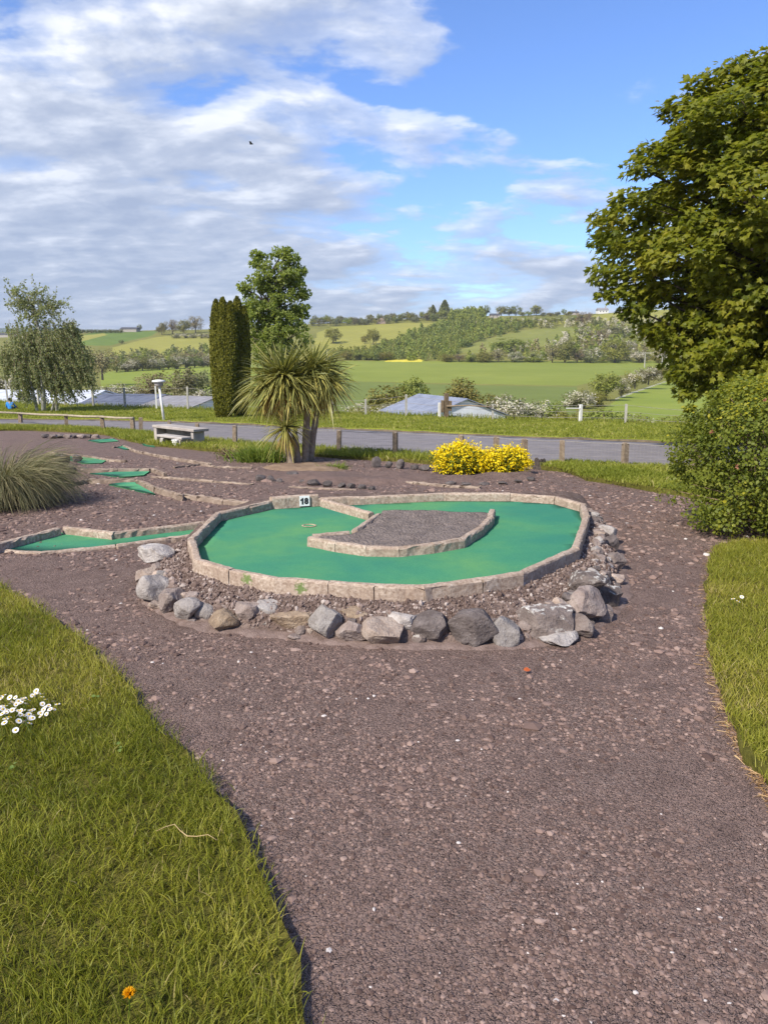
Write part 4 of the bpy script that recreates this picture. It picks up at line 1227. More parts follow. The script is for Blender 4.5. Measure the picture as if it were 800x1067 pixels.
# ------------------------------------------------------------------ loose chippings on the path
def chippings():
    mb = MB(); TV, TF = ico(1)
    n = 90000
    Y = 1.25 * np.exp(RNG.random(n) ** 1.1 * math.log(15 / 1.25)); X = RNG.uniform(-.62, .62, n) * Y
    ok = ~in_poly(X, Y, lp) & ~in_poly(X, Y, rp) & ~in_poly(X, Y, [(p.x, p.y) for p in base])
    ok &= (fbm(X * 2.2, Y * 2.2, 77, 3) + RNG.random(n) * .35) > np.where(Y < 6, .57, .48)
    X, Y = X[ok], Y[ok]; n = len(X); print('chippings', n)
    sz = (RNG.gamma(2.4, .0016, n) + .0022) * np.clip(Y / 2.6, .8, 2.6)
    ok_far = ~in_poly(X, Y, [(p.x, p.y) for p in verge_l]); sz *= np.where(ok_far, 1, .01)
    big = RNG.random(n) < .008; sz[big] *= 2.0
    Z = path_z(X, Y)
    sc = np.stack([RNG.uniform(.7, 1.4, n), RNG.uniform(.7, 1.4, n), RNG.uniform(.35, .75, n)], -1)[:, None, :] * sz[:, None, None]
    vv = TV[None] * (1 + RNG.normal(0, .13, (n, 12, 1))) * sc + np.stack([X, Y, Z - sz * .10], -1)[:, None, :]
    F = (TF[None] + (np.arange(n) * 12)[:, None, None]).reshape(-1, 3)
    var = RNG.random(n) * .93; var[RNG.random(n) < .006] = 1
    mb.add(vv.reshape(-1, 3), F, 0, np.repeat(var, 12))
    m, nt, out = newmat('loose_chippings')
    a = N(nt, 'ShaderNodeAttribute', attribute_name='var')
    col = ramp(nt, a.outputs['Fac'], [(0, (.068, .040, .032)), (.4, (.142, .092, .075)), (.8, (.222, .148, .122)), (.95, (.30, .215, .18)), (.985, (.36, .285, .24)), (1, (.50, .45, .42))])
    finish(nt, out, col, .8, None, .35)
    struct('loose_chippings', mb.mesh('loose_chippings', m), 'stuff')
chippings()
# rust coloured dead grass and leaf scraps along the lawn edges
def scraps():
    mb = MB(); pts = []
    for px0, px1, d in zip(LAWNR_PX[3:-2], LAWNR_PX[4:-1], range(20)):
        for _ in range(130):
            t = random.random(); p = P(px0[0] + (px1[0] - px0[0]) * t - abs(random.gauss(0, 6)) + 2, px0[1] + (px1[1] - px0[1]) * t); pts.append((p.x, p.y, float(path_z(p.x, p.y)) + .006))
    pts = np.array(pts); nn = len(pts)
    dirs = RNG.normal(size=(nn, 3)) * [1, 1, .12]; dirs = unit(dirs) * RNG.uniform(.01, .05, (nn, 1))
    bl = pts[:, None, :] + dirs[:, None, :] * np.linspace(0, 1, 3)[None, :, None]
    ribbons(mb, bl, np.full((nn, 3), .003), RNG.random(nn))
    m = leafmat('dead_grass_scraps', [(0, (.20, .11, .05)), (.5, (.36, .22, .11)), (1, (.50, .36, .20))], .2, .8)
    struct('dead_grass', mb.mesh('dead_grass', m), 'stuff')
scraps()

# ------------------------------------------------------------------ pampas grass
def pampas():
    c = PG(-16, 531); c = Vector((c.x, c.y + .35, c.z)); mb = MB()
    n = 5600; k = 8
    an = RNG.uniform(0, 2 * math.pi, n); r0 = .25 * np.sqrt(RNG.random(n))
    L = RNG.uniform(.55, 1.12, n); th0 = np.abs(RNG.normal(.28, .22, n)); curl = RNG.uniform(1.4, 2.9, n)
    t = np.linspace(0, 1, k)[None, :]
    th = th0[:, None] + curl[:, None] * t ** 1.3
    ds = L[:, None] / (k - 1)
    hx = r0[:, None] + np.concatenate([np.zeros((n, 1)), np.cumsum(np.sin(th[:, 1:]) * ds, 1)], 1)
    hz = np.concatenate([np.zeros((n, 1)), np.cumsum(np.cos(th[:, 1:]) * ds, 1)], 1)
    hz = np.maximum(hz, .02 + RNG.random((n, 1)) * .03)
    aa = an[:, None] + RNG.normal(0, .12, n)[:, None] * t
    pts = np.stack([c.x + hx * np.cos(aa), c.y + hx * np.sin(aa), c.z + hz], -1)
    w = .0055 * RNG.uniform(.6, 1.3, n)[:, None] * np.clip(1.02 - t ** 3, .1, 1)
    ribbons(mb, pts, w, np.clip(RNG.normal(.42, .25, n), 0, 1), flat=1.0)
    t_ = thing('pampas_grass', 'big arching tussock of olive tan pampas grass at the left edge', 'ornamental grass', c)
    link('foliage', mb.mesh('foliage', M['pampas'], True), t_)
    mb = MB(); V = []
    for i in range(24):
        for z, r in ((0, .30), (.2, .24), (.32, .1)):
            V.append((c.x + r * math.cos(i * math.pi / 12), c.y + r * math.sin(i * math.pi / 12), c.z - .02 + z))
    F = [(3 * i + q, 3 * ((i + 1) % 24) + q, 3 * ((i + 1) % 24) + q + 1, 3 * i + q + 1) for i in range(24) for q in range(2)]
    mb.add(V, F); link('root_clump', mb.mesh('root_clump', M['straw']), t_)
pampas()

# ------------------------------------------------------------------ cordyline
def cordyline():
    b = PG(316, 482); g = b.z; Y0 = b.y
    def at(px, py, dy=0): return AT(px, py, Y0 + dy)
    t = thing('cordyline', 'multi stemmed cordyline palm with spiky heads and yellow dead leaves hanging below', 'palm', (b.x, Y0, g))
    trunks = [([(304, 484), (301, 470), (296, 452), (294, 438)], .075, .045, -.1), ([(311, 483), (309, 465), (307, 445)], .065, .042, .05),
              ([(318, 480), (319, 455), (320, 430), (318, 400)], .070, .055, .1), ([(323, 480), (326, 455), (330, 430), (330, 396)], .066, .052, .25)]
    for pts, r0, r1, dy in trunks:
        q = [at(x, y, dy) for x, y in pts]; q[0].z = g - .05
        fine = []
        for a, c in zip(q[:-1], q[1:]):
            for k in range(5): fine.append(a.lerp(c, k / 5))
        fine.append(q[-1])
        mb = MB(); tube(mb, fine, [r0 + (r1 - r0) * i / (len(fine) - 1) for i in range(len(fine))], 10, wob=.10)
        link('trunk', mb.mesh('trunk', M['bark_pale'], True), t)
    heads = [(295, 394, -.05, 430, .88, 1.15), (325, 386, .25, 430, .84, 1.1), (338, 399, .15, 260, .74, 1.0), (308, 398, .0, 220, .84, 1.1), (281, 406, -.1, 200, .72, .8), (298, 446, -.25, 170, .52, .7)]
    for hx, hy, dy, n, L0, ws in heads:
        c = np.array(at(hx, hy, dy)); k = 7
        z = np.clip(RNG.beta(2.0, 1.6, n) * 1.75 - .75, -.8, 1.0)
        an = RNG.uniform(0, 2 * math.pi, n); rr = np.sqrt(1 - z ** 2 * .98)
        d = np.stack([np.cos(an) * rr, np.sin(an) * rr, z], -1)
        L = L0 * RNG.uniform(.7, 1.08, n) * (1 - .1 * (z < -.3))
        tt = np.linspace(0, 1, k)[None, :, None]
        droop = RNG.uniform(.15, .85, n)[:, None, None] * (1 - .75 * np.clip(z, 0, 1))[:, None, None]
        pts = c + d[:, None, :] * tt * L[:, None, None] - np.array([0, 0, 1.0]) * droop * tt ** 2.2 * L[:, None, None] * .9
        tw = np.linspace(0, 1, k)[None, :]
        w = .036 * ws * RNG.uniform(.7, 1.15, n)[:, None] * np.clip(np.minimum(.55 + tw * 3, 1.06 - tw ** 2.6), .05, 1)
        var = np.clip(RNG.normal(.45, .2, n) - .25 * z, 0, 1)
        mb = MB(); ribbons(mb, pts, w, var, flat=.35); link('leaf_head', mb.mesh('leaf_head', M['cordy'], True), t)
        n = int(n * .32)
        z = -RNG.uniform(.45, .99, n); an = RNG.uniform(0, 2 * math.pi, n); rr = np.sqrt(1 - z ** 2)
        d = np.stack([np.cos(an) * rr * .8, np.sin(an) * rr * .8, z], -1); L = L0 * RNG.uniform(.45, .8, n)
        pts = c - [0, 0, .06] + d[:, None, :] * tt * L[:, None, None] - np.array([0, 0, .15]) * tt ** 2
        w = .03 * ws * RNG.uniform(.6, 1.1, n)[:, None] * np.clip(np.minimum(.6 + tw * 3, 1.06 - tw ** 2.6), .05, 1)
        mb = MB(); ribbons(mb, pts, w, RNG.random(n), flat=.5); link('dead_leaves', mb.mesh('dead_leaves', M['cordydead'], True), t)
cordyline()

def tussock(px, py, w, h, n, mat, label, name, cat, bend=.5, width=.012):
    p = PG(px, py); s = p.y / FPX
    xy = np.stack([p.x + RNG.normal(0, w * s * .25, n), p.y + .15 + RNG.normal(0, w * s * .16, n)], 1)
    mb = MB(); k = 5; t = np.linspace(0, 1, k)[None, :]
    L = h * s * RNG.uniform(.5, 1.25, n); an = np.arctan2(xy[:, 1] - p.y - .15, xy[:, 0] - p.x) + RNG.normal(0, .8, n)
    th = np.abs(RNG.normal(bend, .3, n))[:, None] * (.3 + t * 1.4); ds = L[:, None] / (k - 1)
    hx = np.concatenate([np.zeros((n, 1)), np.cumsum(np.sin(th[:, 1:]) * ds, 1)], 1); hz = np.concatenate([np.zeros((n, 1)), np.cumsum(np.cos(th[:, 1:]) * ds, 1)], 1)
    pts = np.stack([xy[:, :1] + hx * np.cos(an)[:, None], xy[:, 1:] + hx * np.sin(an)[:, None], p.z - .02 + hz], -1)
    ribbons(mb, pts, width * RNG.uniform(.6, 1.2, n)[:, None] * np.clip(1.05 - t ** 2, .06, 1), RNG.random(n))
    return single(name, mb.mesh(name, M[mat], True), label, cat, p)
tussock(270, 482, 44, 19, 900, 'lowplant', 'low bright green strappy plant at the left foot of the cordyline', 'leafy_plant', 'plant', .5, .02)
tussock(348, 489, 22, 10, 160, 'lowplant', 'small sparse grass tuft on brown soil right of the cordyline', 'grass_tuft', 'grass tuft', .9, .012)
tussock(352, 490, 16, 6, 90, 'pampas', 'tiny withered yellowish tuft beside the sparse grass tuft', 'grass_tuft', 'grass tuft', 1.1, .012)
def twiggy(px, py, w, h, label):
    p = PG(px, py); s = p.y / FPX; mb = MB()
    for _ in range(70):
        an = random.uniform(0, 6.28); r = w * s * .03 * random.random(); q = Vector((p.x + r * math.cos(an) * .5, p.y + .1 + r * math.sin(an) * .3, p.z - .01)); pts = [q]
        d = Vector((random.gauss(0, .8), random.gauss(0, .5), .9)).normalized()
        for k in range(4):
            d = (d + Vector((random.gauss(0, .35), random.gauss(0, .35), random.gauss(-.1, .2)))).normalized(); pts.append(pts[-1] + d * h * s * .28)
        tube(mb, pts, [.008, .007, .006, .005, .003], 4)
    n = 260; pos = np.array([p.x, p.y + .1, p.z + h * s * .4]) + RNG.normal(size=(n, 3)) * [w * s * .25, w * s * .12, h * s * .25]
    leaves(mb, pos, RNG.normal(size=(n, 3)), .035, LEAF4, RNG.random(n), 1)
    single('withered_plant', mb.mesh('withered_plant', [M['twig'], M['lf_brown']]), label, 'plant', p)
twiggy(236, 478, 30, 11, 'withered brown twiggy plant left of the low green strappy plant')

# yellow bush: two merged mounds of broom flowers
def yellow_bush():
    p = PG(500, 494.5); s = p.y / FPX * 1.02
    t = thing('yellow_bush', 'bright yellow flowering bush of two merged mounds in front of the road', 'bush', p)
    lobes = [(478, 480, 25, 16), (497, 483, 16, 12), (527, 481.5, 22, 13), (512, 484, 16, 10), (463, 483, 10, 12), (541, 483, 9, 10), (483, 474, 12, 9), (530, 476, 10, 6)]
    mb = MB(); mg = MB(); ms = MB()
    for lx, ly, rx, rz in lobes:
        c = np.array([(lx - 400) * s, p.y + .12, p.z + (494.5 - ly) * s]); rr = np.array([rx * s, rx * s * .8, rz * s])
        n = int(rx * rz * 7.5)
        q = ball(n, .22)
        # sprays: little spikes of blossoms
        m = n // 8; cen_ = ball(m, .24) * RNG.uniform(.85, 1.12, (m, 1)); d = unit(cen_ + RNG.normal(0, .3, (m, 3)) + [0, 0, .5]); 
        pos = (c + cen_ * rr)[:, None, :] + d[:, None, :] * np.linspace(0, .08, 8)[None, :, None] + RNG.normal(0, .020, (m, 8, 3))
        pos = pos.reshape(-1, 3); pos = pos[pos[:, 2] > p.z + .02]
        leaves(mb, pos, RNG.normal(size=pos.shape) + [0, -.2, .4], RNG.uniform(.025, .045, len(pos)), LEAF4, RNG.random(len(pos)))
        ng = int(n * .55); pos = c + ball(ng, .4) * rr * .97; pos = pos[pos[:, 2] > p.z]
        leaves(mg, pos, RNG.normal(size=pos.shape), RNG.uniform(.03, .06, len(pos)), LEAF4, RNG.random(len(pos)))
        for _ in range(10):
            e = c + ball(1)[0] * rr * .8; tube(ms, [(c[0] * .5 + p.x * .5, p.y + .12, p.z - .03), tuple(e)], [.012, .004], 5)
    link('blossom', mb.mesh('blossom', M['yellow']), t); link('foliage', mg.mesh('foliage', M['yellowgreen']), t); link('stems', ms.mesh('stems', M['twig']), t)
yellow_bush()

# ------------------------------------------------------------------ big sycamore on the right
def clump_leaves(mb, cs, rads, per, size, tpl, outward, updir=.9, spread=.55, var0=.45, squash=.5, droop=.5, mi=0):
    cs = np.asarray(cs); n = len(cs)
    idx = np.repeat(np.arange(n), per)
    off = ball(len(idx), .42) * np.asarray(rads)[idx][:, None] * [1, 1, squash]
    pos = cs[idx] + off
    out = unit(pos - outward)
    nrm = out * .55 + [0, 0, updir] + RNG.normal(0, spread, pos.shape)
    tip = unit(off) * 1.0 + out * .4 - np.array([0, 0, droop]) + RNG.normal(0, .3, pos.shape)
    v = np.clip(var0 + RNG.normal(0, .17, len(idx)) + np.repeat(RNG.normal(0, .13, n), per), 0, 1)
    leaves(mb, pos, nrm, RNG.uniform(.7, 1.2, len(idx)) * size, tpl, v, mi, tip)

def sycamore():
    Y0 = 15.5; s = Y0 / FPX
    X0 = (806 - 400) * s * 1.0; g = float(gz(0, Y0))
    zs = [.9, 1.3, 1.9, 2.6, 3.4, 4.2, 5.0, 5.8, 6.4, 6.75, 7.0]; rs = [1.2, 1.8, 2.2, 2.65, 3.15, 3.1, 2.75, 2.35, 1.75, 1.0, .2]
    t = thing('sycamore_tree', 'large dark green sycamore tree with a broad dense crown on the right', 'tree', (X0, Y0, g))
    cs = []; rd = []
    # layered sprays: clumps near the crown's surface plus some inside
    tries = 0
    while len(cs) < 420 and tries < 90000:
        tries += 1
        z = random.uniform(.9, 6.85); an = random.uniform(0, 2 * math.pi); R_ = np.interp(z, zs, rs) * (1 + .16 * math.sin(an * 3 + z * 1.7) * .6 + .12 * math.sin(an * 5 - z * 2.9))
        r = R_ * random.uniform(.80, 1.0) if random.random() < .78 else R_ * random.uniform(.3, .8)
        p = (X0 + r * math.cos(an), Y0 + r * math.sin(an), z)
        if all((p[0] - q[0]) ** 2 + (p[1] - q[1]) ** 2 + ((p[2] - q[2]) * 1.7) ** 2 < 0 or (p[0] - q[0]) ** 2 + (p[1] - q[1]) ** 2 + ((p[2] - q[2]) * 1.7) ** 2 > .29 for q in cs):
            cs.append(p); rd.append(random.uniform(.28, .56))
    # sprays that stick out of the outline on the left
    for px, py in ((622, 222), (619, 280), (628, 300), (640, 203), (668, 152), (690, 108), (720, 82), (752, 66), (640, 250), (686, 350), (672, 340), (700, 385), (650, 318), (708, 402), (780, 58), (655, 170)):
        q = AT(px + 12, py + 5, Y0 - .3); cs.append(tuple(q)); rd.append(.36)
    mb = MB(); clump_leaves(mb, cs, rd, 160, .118, SYC, np.array([X0, Y0, 2.6]), .75, .5, .45, .54, .6)
    link('crown', mb.mesh('crown', M['syc'], False), t)
    mb = MB(); tr = [(X0, Y0, g - .1), (X0 + .05, Y0, g + .9), (X0 - .02, Y0 + .05, g + 2.0), (X0 + .05, Y0, g + 3.6), (X0, Y0, g + 5.6), (X0 + .02, Y0, g + 7.0)]
    tube(mb, tr, [.30, .24, .21, .16, .09, .03], 12, wob=.06); link('trunk', mb.mesh('trunk', M['bark'], True), t)
    mb = MB(); order = sorted(range(len(cs)), key=lambda i: random.random())[:130]
    for i in order:
        c = Vector(cs[i]); h = max(1.0, min(c.z - .5 * math.hypot(c.x - X0, c.y - Y0), 6.2)); b = Vector((X0, Y0, h))
        m = b.lerp(c, .5) + Vector((random.gauss(0, .12), random.gauss(0, .12), .12))
        tube(mb, [b, b.lerp(m, .5) + Vector((0, 0, .04)), m, m.lerp(c, .5), c], [.055, .045, .035, .024, .010], 6)
    link('limbs', mb.mesh('limbs', M['bark'], True), t)
sycamore()

# rose-like shrub beneath it
def big_shrub():
    c0 = Vector((3.73, 6.95, 0)); t = thing('shrub', 'dense rounded shrub with yellow green tips and dull red buds by the right lawn', 'shrub', c0)
    cs = []; rd = []
    def R_of(z): return np.interp(z, [0, .15, .45, .8, 1.1, 1.3, 1.42], [.58, .75, .93, .95, .82, .55, .2])
    while len(cs) < 250:
        z = random.uniform(.08, 1.38); an = random.uniform(0, 6.283); r = R_of(z) * (1 + .13 * math.sin(an * 4 + z * 5)) * (random.uniform(.8, 1.0) if random.random() < .8 else random.uniform(.3, .8))
        # hollow with bare stems low on the camera side
        x, y = c0.x + r * math.cos(an) * 1.05, c0.y + r * math.sin(an)
        if z < .62 and y < c0.y and x > c0.x - .12 and random.random() < .8: continue
        cs.append((x, y, z)); rd.append(random.uniform(.11, .2))
    for _ in range(34):
        z = random.uniform(.25, 1.35); an = random.uniform(0, 6.283); r = R_of(z) * random.uniform(1.02, 1.14)
        cs.append((c0.x + r * math.cos(an), c0.y + r * math.sin(an), z + random.uniform(0, .12))); rd.append(random.uniform(.05, .10))
    mb = MB(); idx_top = [i for i, c in enumerate(cs)]
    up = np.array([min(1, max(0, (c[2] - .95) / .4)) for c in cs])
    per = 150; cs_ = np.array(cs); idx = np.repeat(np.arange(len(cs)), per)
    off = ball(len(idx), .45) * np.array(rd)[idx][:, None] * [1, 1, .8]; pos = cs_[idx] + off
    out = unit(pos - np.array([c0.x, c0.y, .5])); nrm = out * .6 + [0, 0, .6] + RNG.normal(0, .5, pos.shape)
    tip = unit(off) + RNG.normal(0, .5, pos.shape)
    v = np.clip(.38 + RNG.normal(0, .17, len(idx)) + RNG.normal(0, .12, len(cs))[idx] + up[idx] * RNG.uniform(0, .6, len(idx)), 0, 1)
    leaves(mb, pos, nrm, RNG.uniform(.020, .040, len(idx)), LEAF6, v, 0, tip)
    link('foliage', mb.mesh('foliage', M['shrub'], True), t)
    mb = MB()
    for _ in range(120):
        an = random.uniform(0, 6.283); r0 = random.uniform(0, .32); b = Vector((c0.x + r0 * math.cos(an), c0.y + r0 * math.sin(an), -.02)); e = Vector(random.choice(cs))
        m = b.lerp(e, .5) + Vector((random.gauss(0, .06), random.gauss(0, .06), .1)); tube(mb, [b, m, e], [.009, .007, .003], 5)
    link('stems', mb.mesh('stems', M['twig'], True), t)
    m = leafmat('dull_red_bud', [(0, (.26, .10, .06)), (1, (.36, .17, .10))], .2, .6)
    for px, py in ((741, 450), (767, 487), (797, 417)):
        q = AT(px, py, 6.12); n = 14; mb = MB()
        leaves(mb, np.array(q) + RNG.normal(0, .006, (n, 3)), RNG.normal(size=(n, 3)), .018, LEAF6, RNG.random(n)); link('bud', mb.mesh('bud', m), t)
big_shrub()

# ------------------------------------------------------------------ trees on the bank
def yew(cols, label, Y0):
    """cols: list of (px tip, row tip, px half width) columns standing close together"""
    s = Y0 / FPX * 1.02; g = float(gz(0, Y0)); bx = sum(c[0] for c in cols) / len(cols)
    base = Vector(((bx - 400) * s, Y0, g)); t = thing('yew_tree', label, 'tree', base, 'columnar yews on the bank')
    mb = MB(); ms = MB(); tr = MB()
    for px, py, hw in cols:
        tip = AT(px, py, Y0); H = tip.z - g; w = hw * s
        prof_z = [0, .05, .18, .45, .7, .86, .95, 1]; prof_r = [.42, .6, .86, 1.0, .93, .72, .42, .08]
        n = 19000
        z = RNG.random(n) ** .9; an = RNG.uniform(0, 6.283, n)
        r = np.interp(z, prof_z, prof_r) * w * (1 + .16 * (fbm(an * 2.5, z * 9, 3, 3) - .45)) * RNG.uniform(.86, 1.03, n)
        lx = (tip.x - base.x) * .8
        cx = base.x + (tip.x - base.x) * (.55 + .45 * z)
        pos = np.stack([cx + r * np.cos(an), Y0 + r * np.sin(an) * .95, g + .05 + z * H], -1)
        nrm = np.stack([np.cos(an), np.sin(an), .25 + 0 * an], -1) + RNG.normal(0, .45, (n, 3))
        tp = np.stack([np.cos(an) * .35, np.sin(an) * .35, 1 + 0 * an], -1) + RNG.normal(0, .25, (n, 3))
        v = np.clip(RNG.normal(.5, .22, n) + (fbm(an * 4, z * 14, 12, 2) - .4) * .6, 0, 1)
        leaves(mb, pos, nrm, RNG.uniform(.06, .14, n), LEAF4, v, 0, tp)
        # dense inner body of the column
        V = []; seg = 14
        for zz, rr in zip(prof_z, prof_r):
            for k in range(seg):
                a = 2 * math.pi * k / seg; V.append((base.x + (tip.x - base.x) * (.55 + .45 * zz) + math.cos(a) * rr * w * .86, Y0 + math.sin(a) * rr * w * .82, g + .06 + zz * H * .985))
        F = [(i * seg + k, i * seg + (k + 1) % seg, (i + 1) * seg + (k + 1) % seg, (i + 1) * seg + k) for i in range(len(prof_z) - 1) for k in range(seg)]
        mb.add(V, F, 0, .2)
        tube(tr, [(base.x + (tip.x - base.x) * .5, Y0, g - .1), (base.x + (tip.x - base.x) * .55, Y0, g + .5)], [.12, .08], 8)
    link('crown', mb.mesh('crown', M['yew'], False), t); link('trunk', tr.mesh('trunk', M['bark'], True), t)
yew([(225, 315, 7), (232, 313, 8.5), (240, 317, 8)], 'wider dark columnar yew with two pointed tips left of its twin', 33.0)
yew([(247, 312, 8.2), (254, 322, 7)], 'narrower columnar yew partly behind the cordyline', 33.6)

def broadleaf(name, label, px, Y0, clumps, leaf, per, size, mat, bark, limbs=26, droop=.3, squash=.75, tpl=LEAF6, spread=.7, group=None, trunkr=.14, base_z=None, up=.5, crown=None):
    s = Y0 / FPX * 1.02; X0 = (px - 400) * s; g = base_z if base_z is not None else float(gz(0, Y0)) - .1
    t = thing(name, label, 'tree', (X0, Y0, g), group)
    cs = []; rd = []
    for cx, cy, r, m in clumps:
        c = AT(cx, cy, Y0)
        for _ in range(m):
            q = ball(1, .4)[0] * r * s; cs.append((c.x + q[0], c.y + q[1] * .9, c.z + q[2])); rd.append(random.uniform(.55, 1.0) * leaf)
    zt = max(c[2] for c in cs)
    mb = MB(); clump_leaves(mb, cs, rd, per, size, tpl, np.array([X0, Y0, g + (zt - g) * .5]), up, spread, .45, squash, droop)
    link('crown', mb.mesh('crown', M[mat], False), t)
    mb = MB(); k = 7; pts = [(X0 + random.gauss(0, .04) * i, Y0, g - .1 + (zt - g) * .93 * i / k) for i in range(k + 1)]
    tube(mb, pts, [trunkr * (1 - .88 * i / k) for i in range(k + 1)], 9, wob=.06)
    link('trunk', mb.mesh('trunk', M[bark], True), t)
    mb = MB()
    for c in random.sample(cs, min(limbs, len(cs))):
        c = Vector(c); h = max(g + .2 * (zt - g), min(c.z - .7 * math.hypot(c.x - X0, c.y - Y0), g + .85 * (zt - g)))
        b = Vector((X0, Y0, h)); tube(mb, [b, b.lerp(c, .5) + Vector((0, 0, .12)), c], [trunkr * .35, trunkr * .22, .012], 5)
    link('limbs', mb.mesh('limbs', M[bark], True), t)
    return t
broadleaf('ash_tree', 'airy light green ash tree with a tall open crown behind the yews', 286, 37,
          [(287, 335, 28, 62), (284, 310, 28, 62), (296, 290, 21, 40), (276, 288, 17, 22), (300, 270, 10, 12), (301, 261, 4, 4), (272, 272, 8, 8), (263, 264, 4, 3), (288, 264, 5, 4), (255, 303, 7, 7), (253, 300, 4, 3), (312, 300, 10, 13), (317, 309, 5, 6), (300, 352, 26, 48), (268, 345, 18, 28), (285, 378, 28, 44), (314, 283, 6, 5), (310, 325, 12, 16), (262, 322, 10, 14)],
          .24, 42, .135, 'ash', 'bark', 80, .3, .8, LEAF6, .8, trunkr=.15, base_z=-2.0)
def birch():
    Y0 = 37; s = Y0 / FPX * 1.02; g = float(gz(0, Y0)) - .1; X0 = (44 - 400) * s
    t = thing('birch_tree', 'drooping grey green birch tree with white trunks by the left bank', 'tree', (X0, Y0, g))
    mb = MB(); tw = MB(); pos = []; tips = []
    for cx, cy, r, m in [(22, 315, 14, 40), (45, 322, 18, 60), (30, 345, 24, 110), (60, 345, 20, 80), (75, 365, 18, 80), (25, 370, 24, 100), (50, 372, 26, 120), (85, 385, 12, 45), (10, 365, 16, 55), (62, 392, 22, 85), (30, 395, 20, 65), (14, 306, 8, 14), (38, 308, 9, 16), (72, 335, 9, 22)]:
        c = AT(cx, cy, Y0)
        for _ in range(m):
            q = np.array(c) + ball(1, .5)[0] * r * s * [1, .9, .7]
            lean = (q[0] - X0) * .12 + .10
            L = random.uniform(.5, 1.25); d = np.array([lean + random.gauss(0, .12), random.gauss(0, .12), -1.0]); d /= np.linalg.norm(d)
            if cy < 325: d = unit(np.array([random.gauss(.25, .5), random.gauss(0, .4), random.gauss(-.1, .5)])); L *= .8
            k = int(L * 42); tt = np.sort(RNG.random(k))[:, None]
            pos.append(q + d * tt * L + RNG.normal(0, .045, (k, 3))); tips.append(np.tile(d, (k, 1)))
            tube(tw, [tuple(q), tuple(q + d * L)], [.007, .003], 3)
    pos = np.concatenate(pos); tips = np.concatenate(tips); n = len(pos)
    ok = pos[:, 2] > g + .35
    pos, tips = pos[ok], tips[ok]; n = len(pos)
    leaves(mb, pos, RNG.normal(size=(n, 3)), RNG.uniform(.07, .13, n), LEAF4, np.clip(RNG.normal(.45, .22, n), 0, 1), 0, tips + RNG.normal(0, .5, (n, 3)))
    link('crown', mb.mesh('crown', M['birch']), t); link('twigs', tw.mesh('twigs', M['twig']), t)
    for path, r0 in (([(46, 428), (45, 405), (44, 380), (43, 350), (36, 325), (30, 308)], .12), ([(60, 428), (58, 410), (54, 398), (50, 385)], .09), ([(40, 428), (34, 405), (28, 380), (24, 350)], .08), ([(52, 428), (62, 400), (72, 370)], .07)):
        q = [AT(x, y, Y0) for x, y in path]; q[0].z = g - .1; m = MB(); tube(m, q, [r0 * (1 - .75 * i / (len(q) - 1)) for i in range(len(q))], 8, wob=.08); link('trunk', m.mesh('trunk', M['bark_birch'], True), t)
birch()

# ------------------------------------------------------------------ fences
def post_mesh(p, h, r, mat, tilt=(0, 0), flatwise=False):
    mb = MB(); rz = random.uniform(-.4, .4)
    box(mb, (p.x, p.y, p.z - .1), (r, r, h + .1), rz, 0, 0, .008, (0, 0))
    V, var = mb.V[0]
    V[:, 0] += (V[:, 2] - p.z) * tilt[0]; V[:, 1] += (V[:, 2] - p.z) * tilt[1]
    return mb.mesh('post', mat)
def knee_fence():
    posts = [PG(178, 457.5), PG(207, 462.5), PG(245, 465.5), PG(300, 470.5), PG(353, 474), PG(412, 477.5), PG(480, 481.5), PG(516, 483), PG(546, 484.5), PG(585, 487), PG(650, 489.5), PG(722, 494)]
    tops = [438, 441, 443, 446, 448, 450, 453, 455, 457, 458.5, 461, 464]
    t = thing('wire_fence', 'knee high fence of wooden posts and chain netting along the near road edge', 'fence', posts[0])
    hs = []
    for p, tp in zip(posts, tops):
        col, r = ray(0, tp); h = EYE + r * p.y - p.z; hs.append(h)
        link('post', post_mesh(p, h, .085, M['wood'], (random.gauss(0, .03), random.gauss(0, .03))), t)
    mb = MB()
    for (a, b), (ha, hb) in zip(zip(posts[:-1], posts[1:]), zip(hs[:-1], hs[1:])):
        for f in (.97, .72, .48, .24, .06):
            q = [a.lerp(b, k / 6) + Vector((0, -.045, (ha + (hb - ha) * k / 6) * f - .012 * math.sin(math.pi * k / 6))) for k in range(7)]
            tube(mb, q, .005 if f > .9 else .0014, 4)
        n = int((b - a).length / .055)
        for k in range(n):
            p = a.lerp(b, k / n); hh = ha + (hb - ha) * k / n
            tube(mb, [p + Vector((0, -.045, .02)), p + Vector((0, -.045, hh * .96))], .0010, 3)
    link('netting', mb.mesh('netting', M['wire']), t)
knee_fence()
def rail_fence():
    px = [(-50, 438, 425.5), (22, 441.5, 429.5), (70, 447, 431.5), (108, 449.5, 433), (139, 450.5, 434.5), (147, 451.5, 435)]
    t = thing('rail_fence', 'knee high fence at the left with a pale peeled top rail on wooden posts', 'fence', PG(108, 449.5)); tops = []
    for x, y, tp in px:
        p = PG(x, y); c, r = ray(x, tp); h = EYE + r * p.y - p.z; tops.append(p + Vector((0, 0, h)))
        link('post', post_mesh(p, h, .12, M['wood'], (random.gauss(0, .03), 0)), t)
    for a, b in zip(tops[:-2], tops[1:-1]):
        mb = MB(); tube(mb, [a + Vector((-.05, -.08, -.03)), a.lerp(b, .5) + Vector((0, -.08, -.05)), b + Vector((.05, -.08, -.03))], [.036, .04, .036], 8)
        link('rail', mb.mesh('rail', M['wood_rail'], True), t)
rail_fence()
def crest_y(px):
    return float(np.interp(px, [p[0] for p in BANK_PX], [p[1] for p in BANK_PX]))
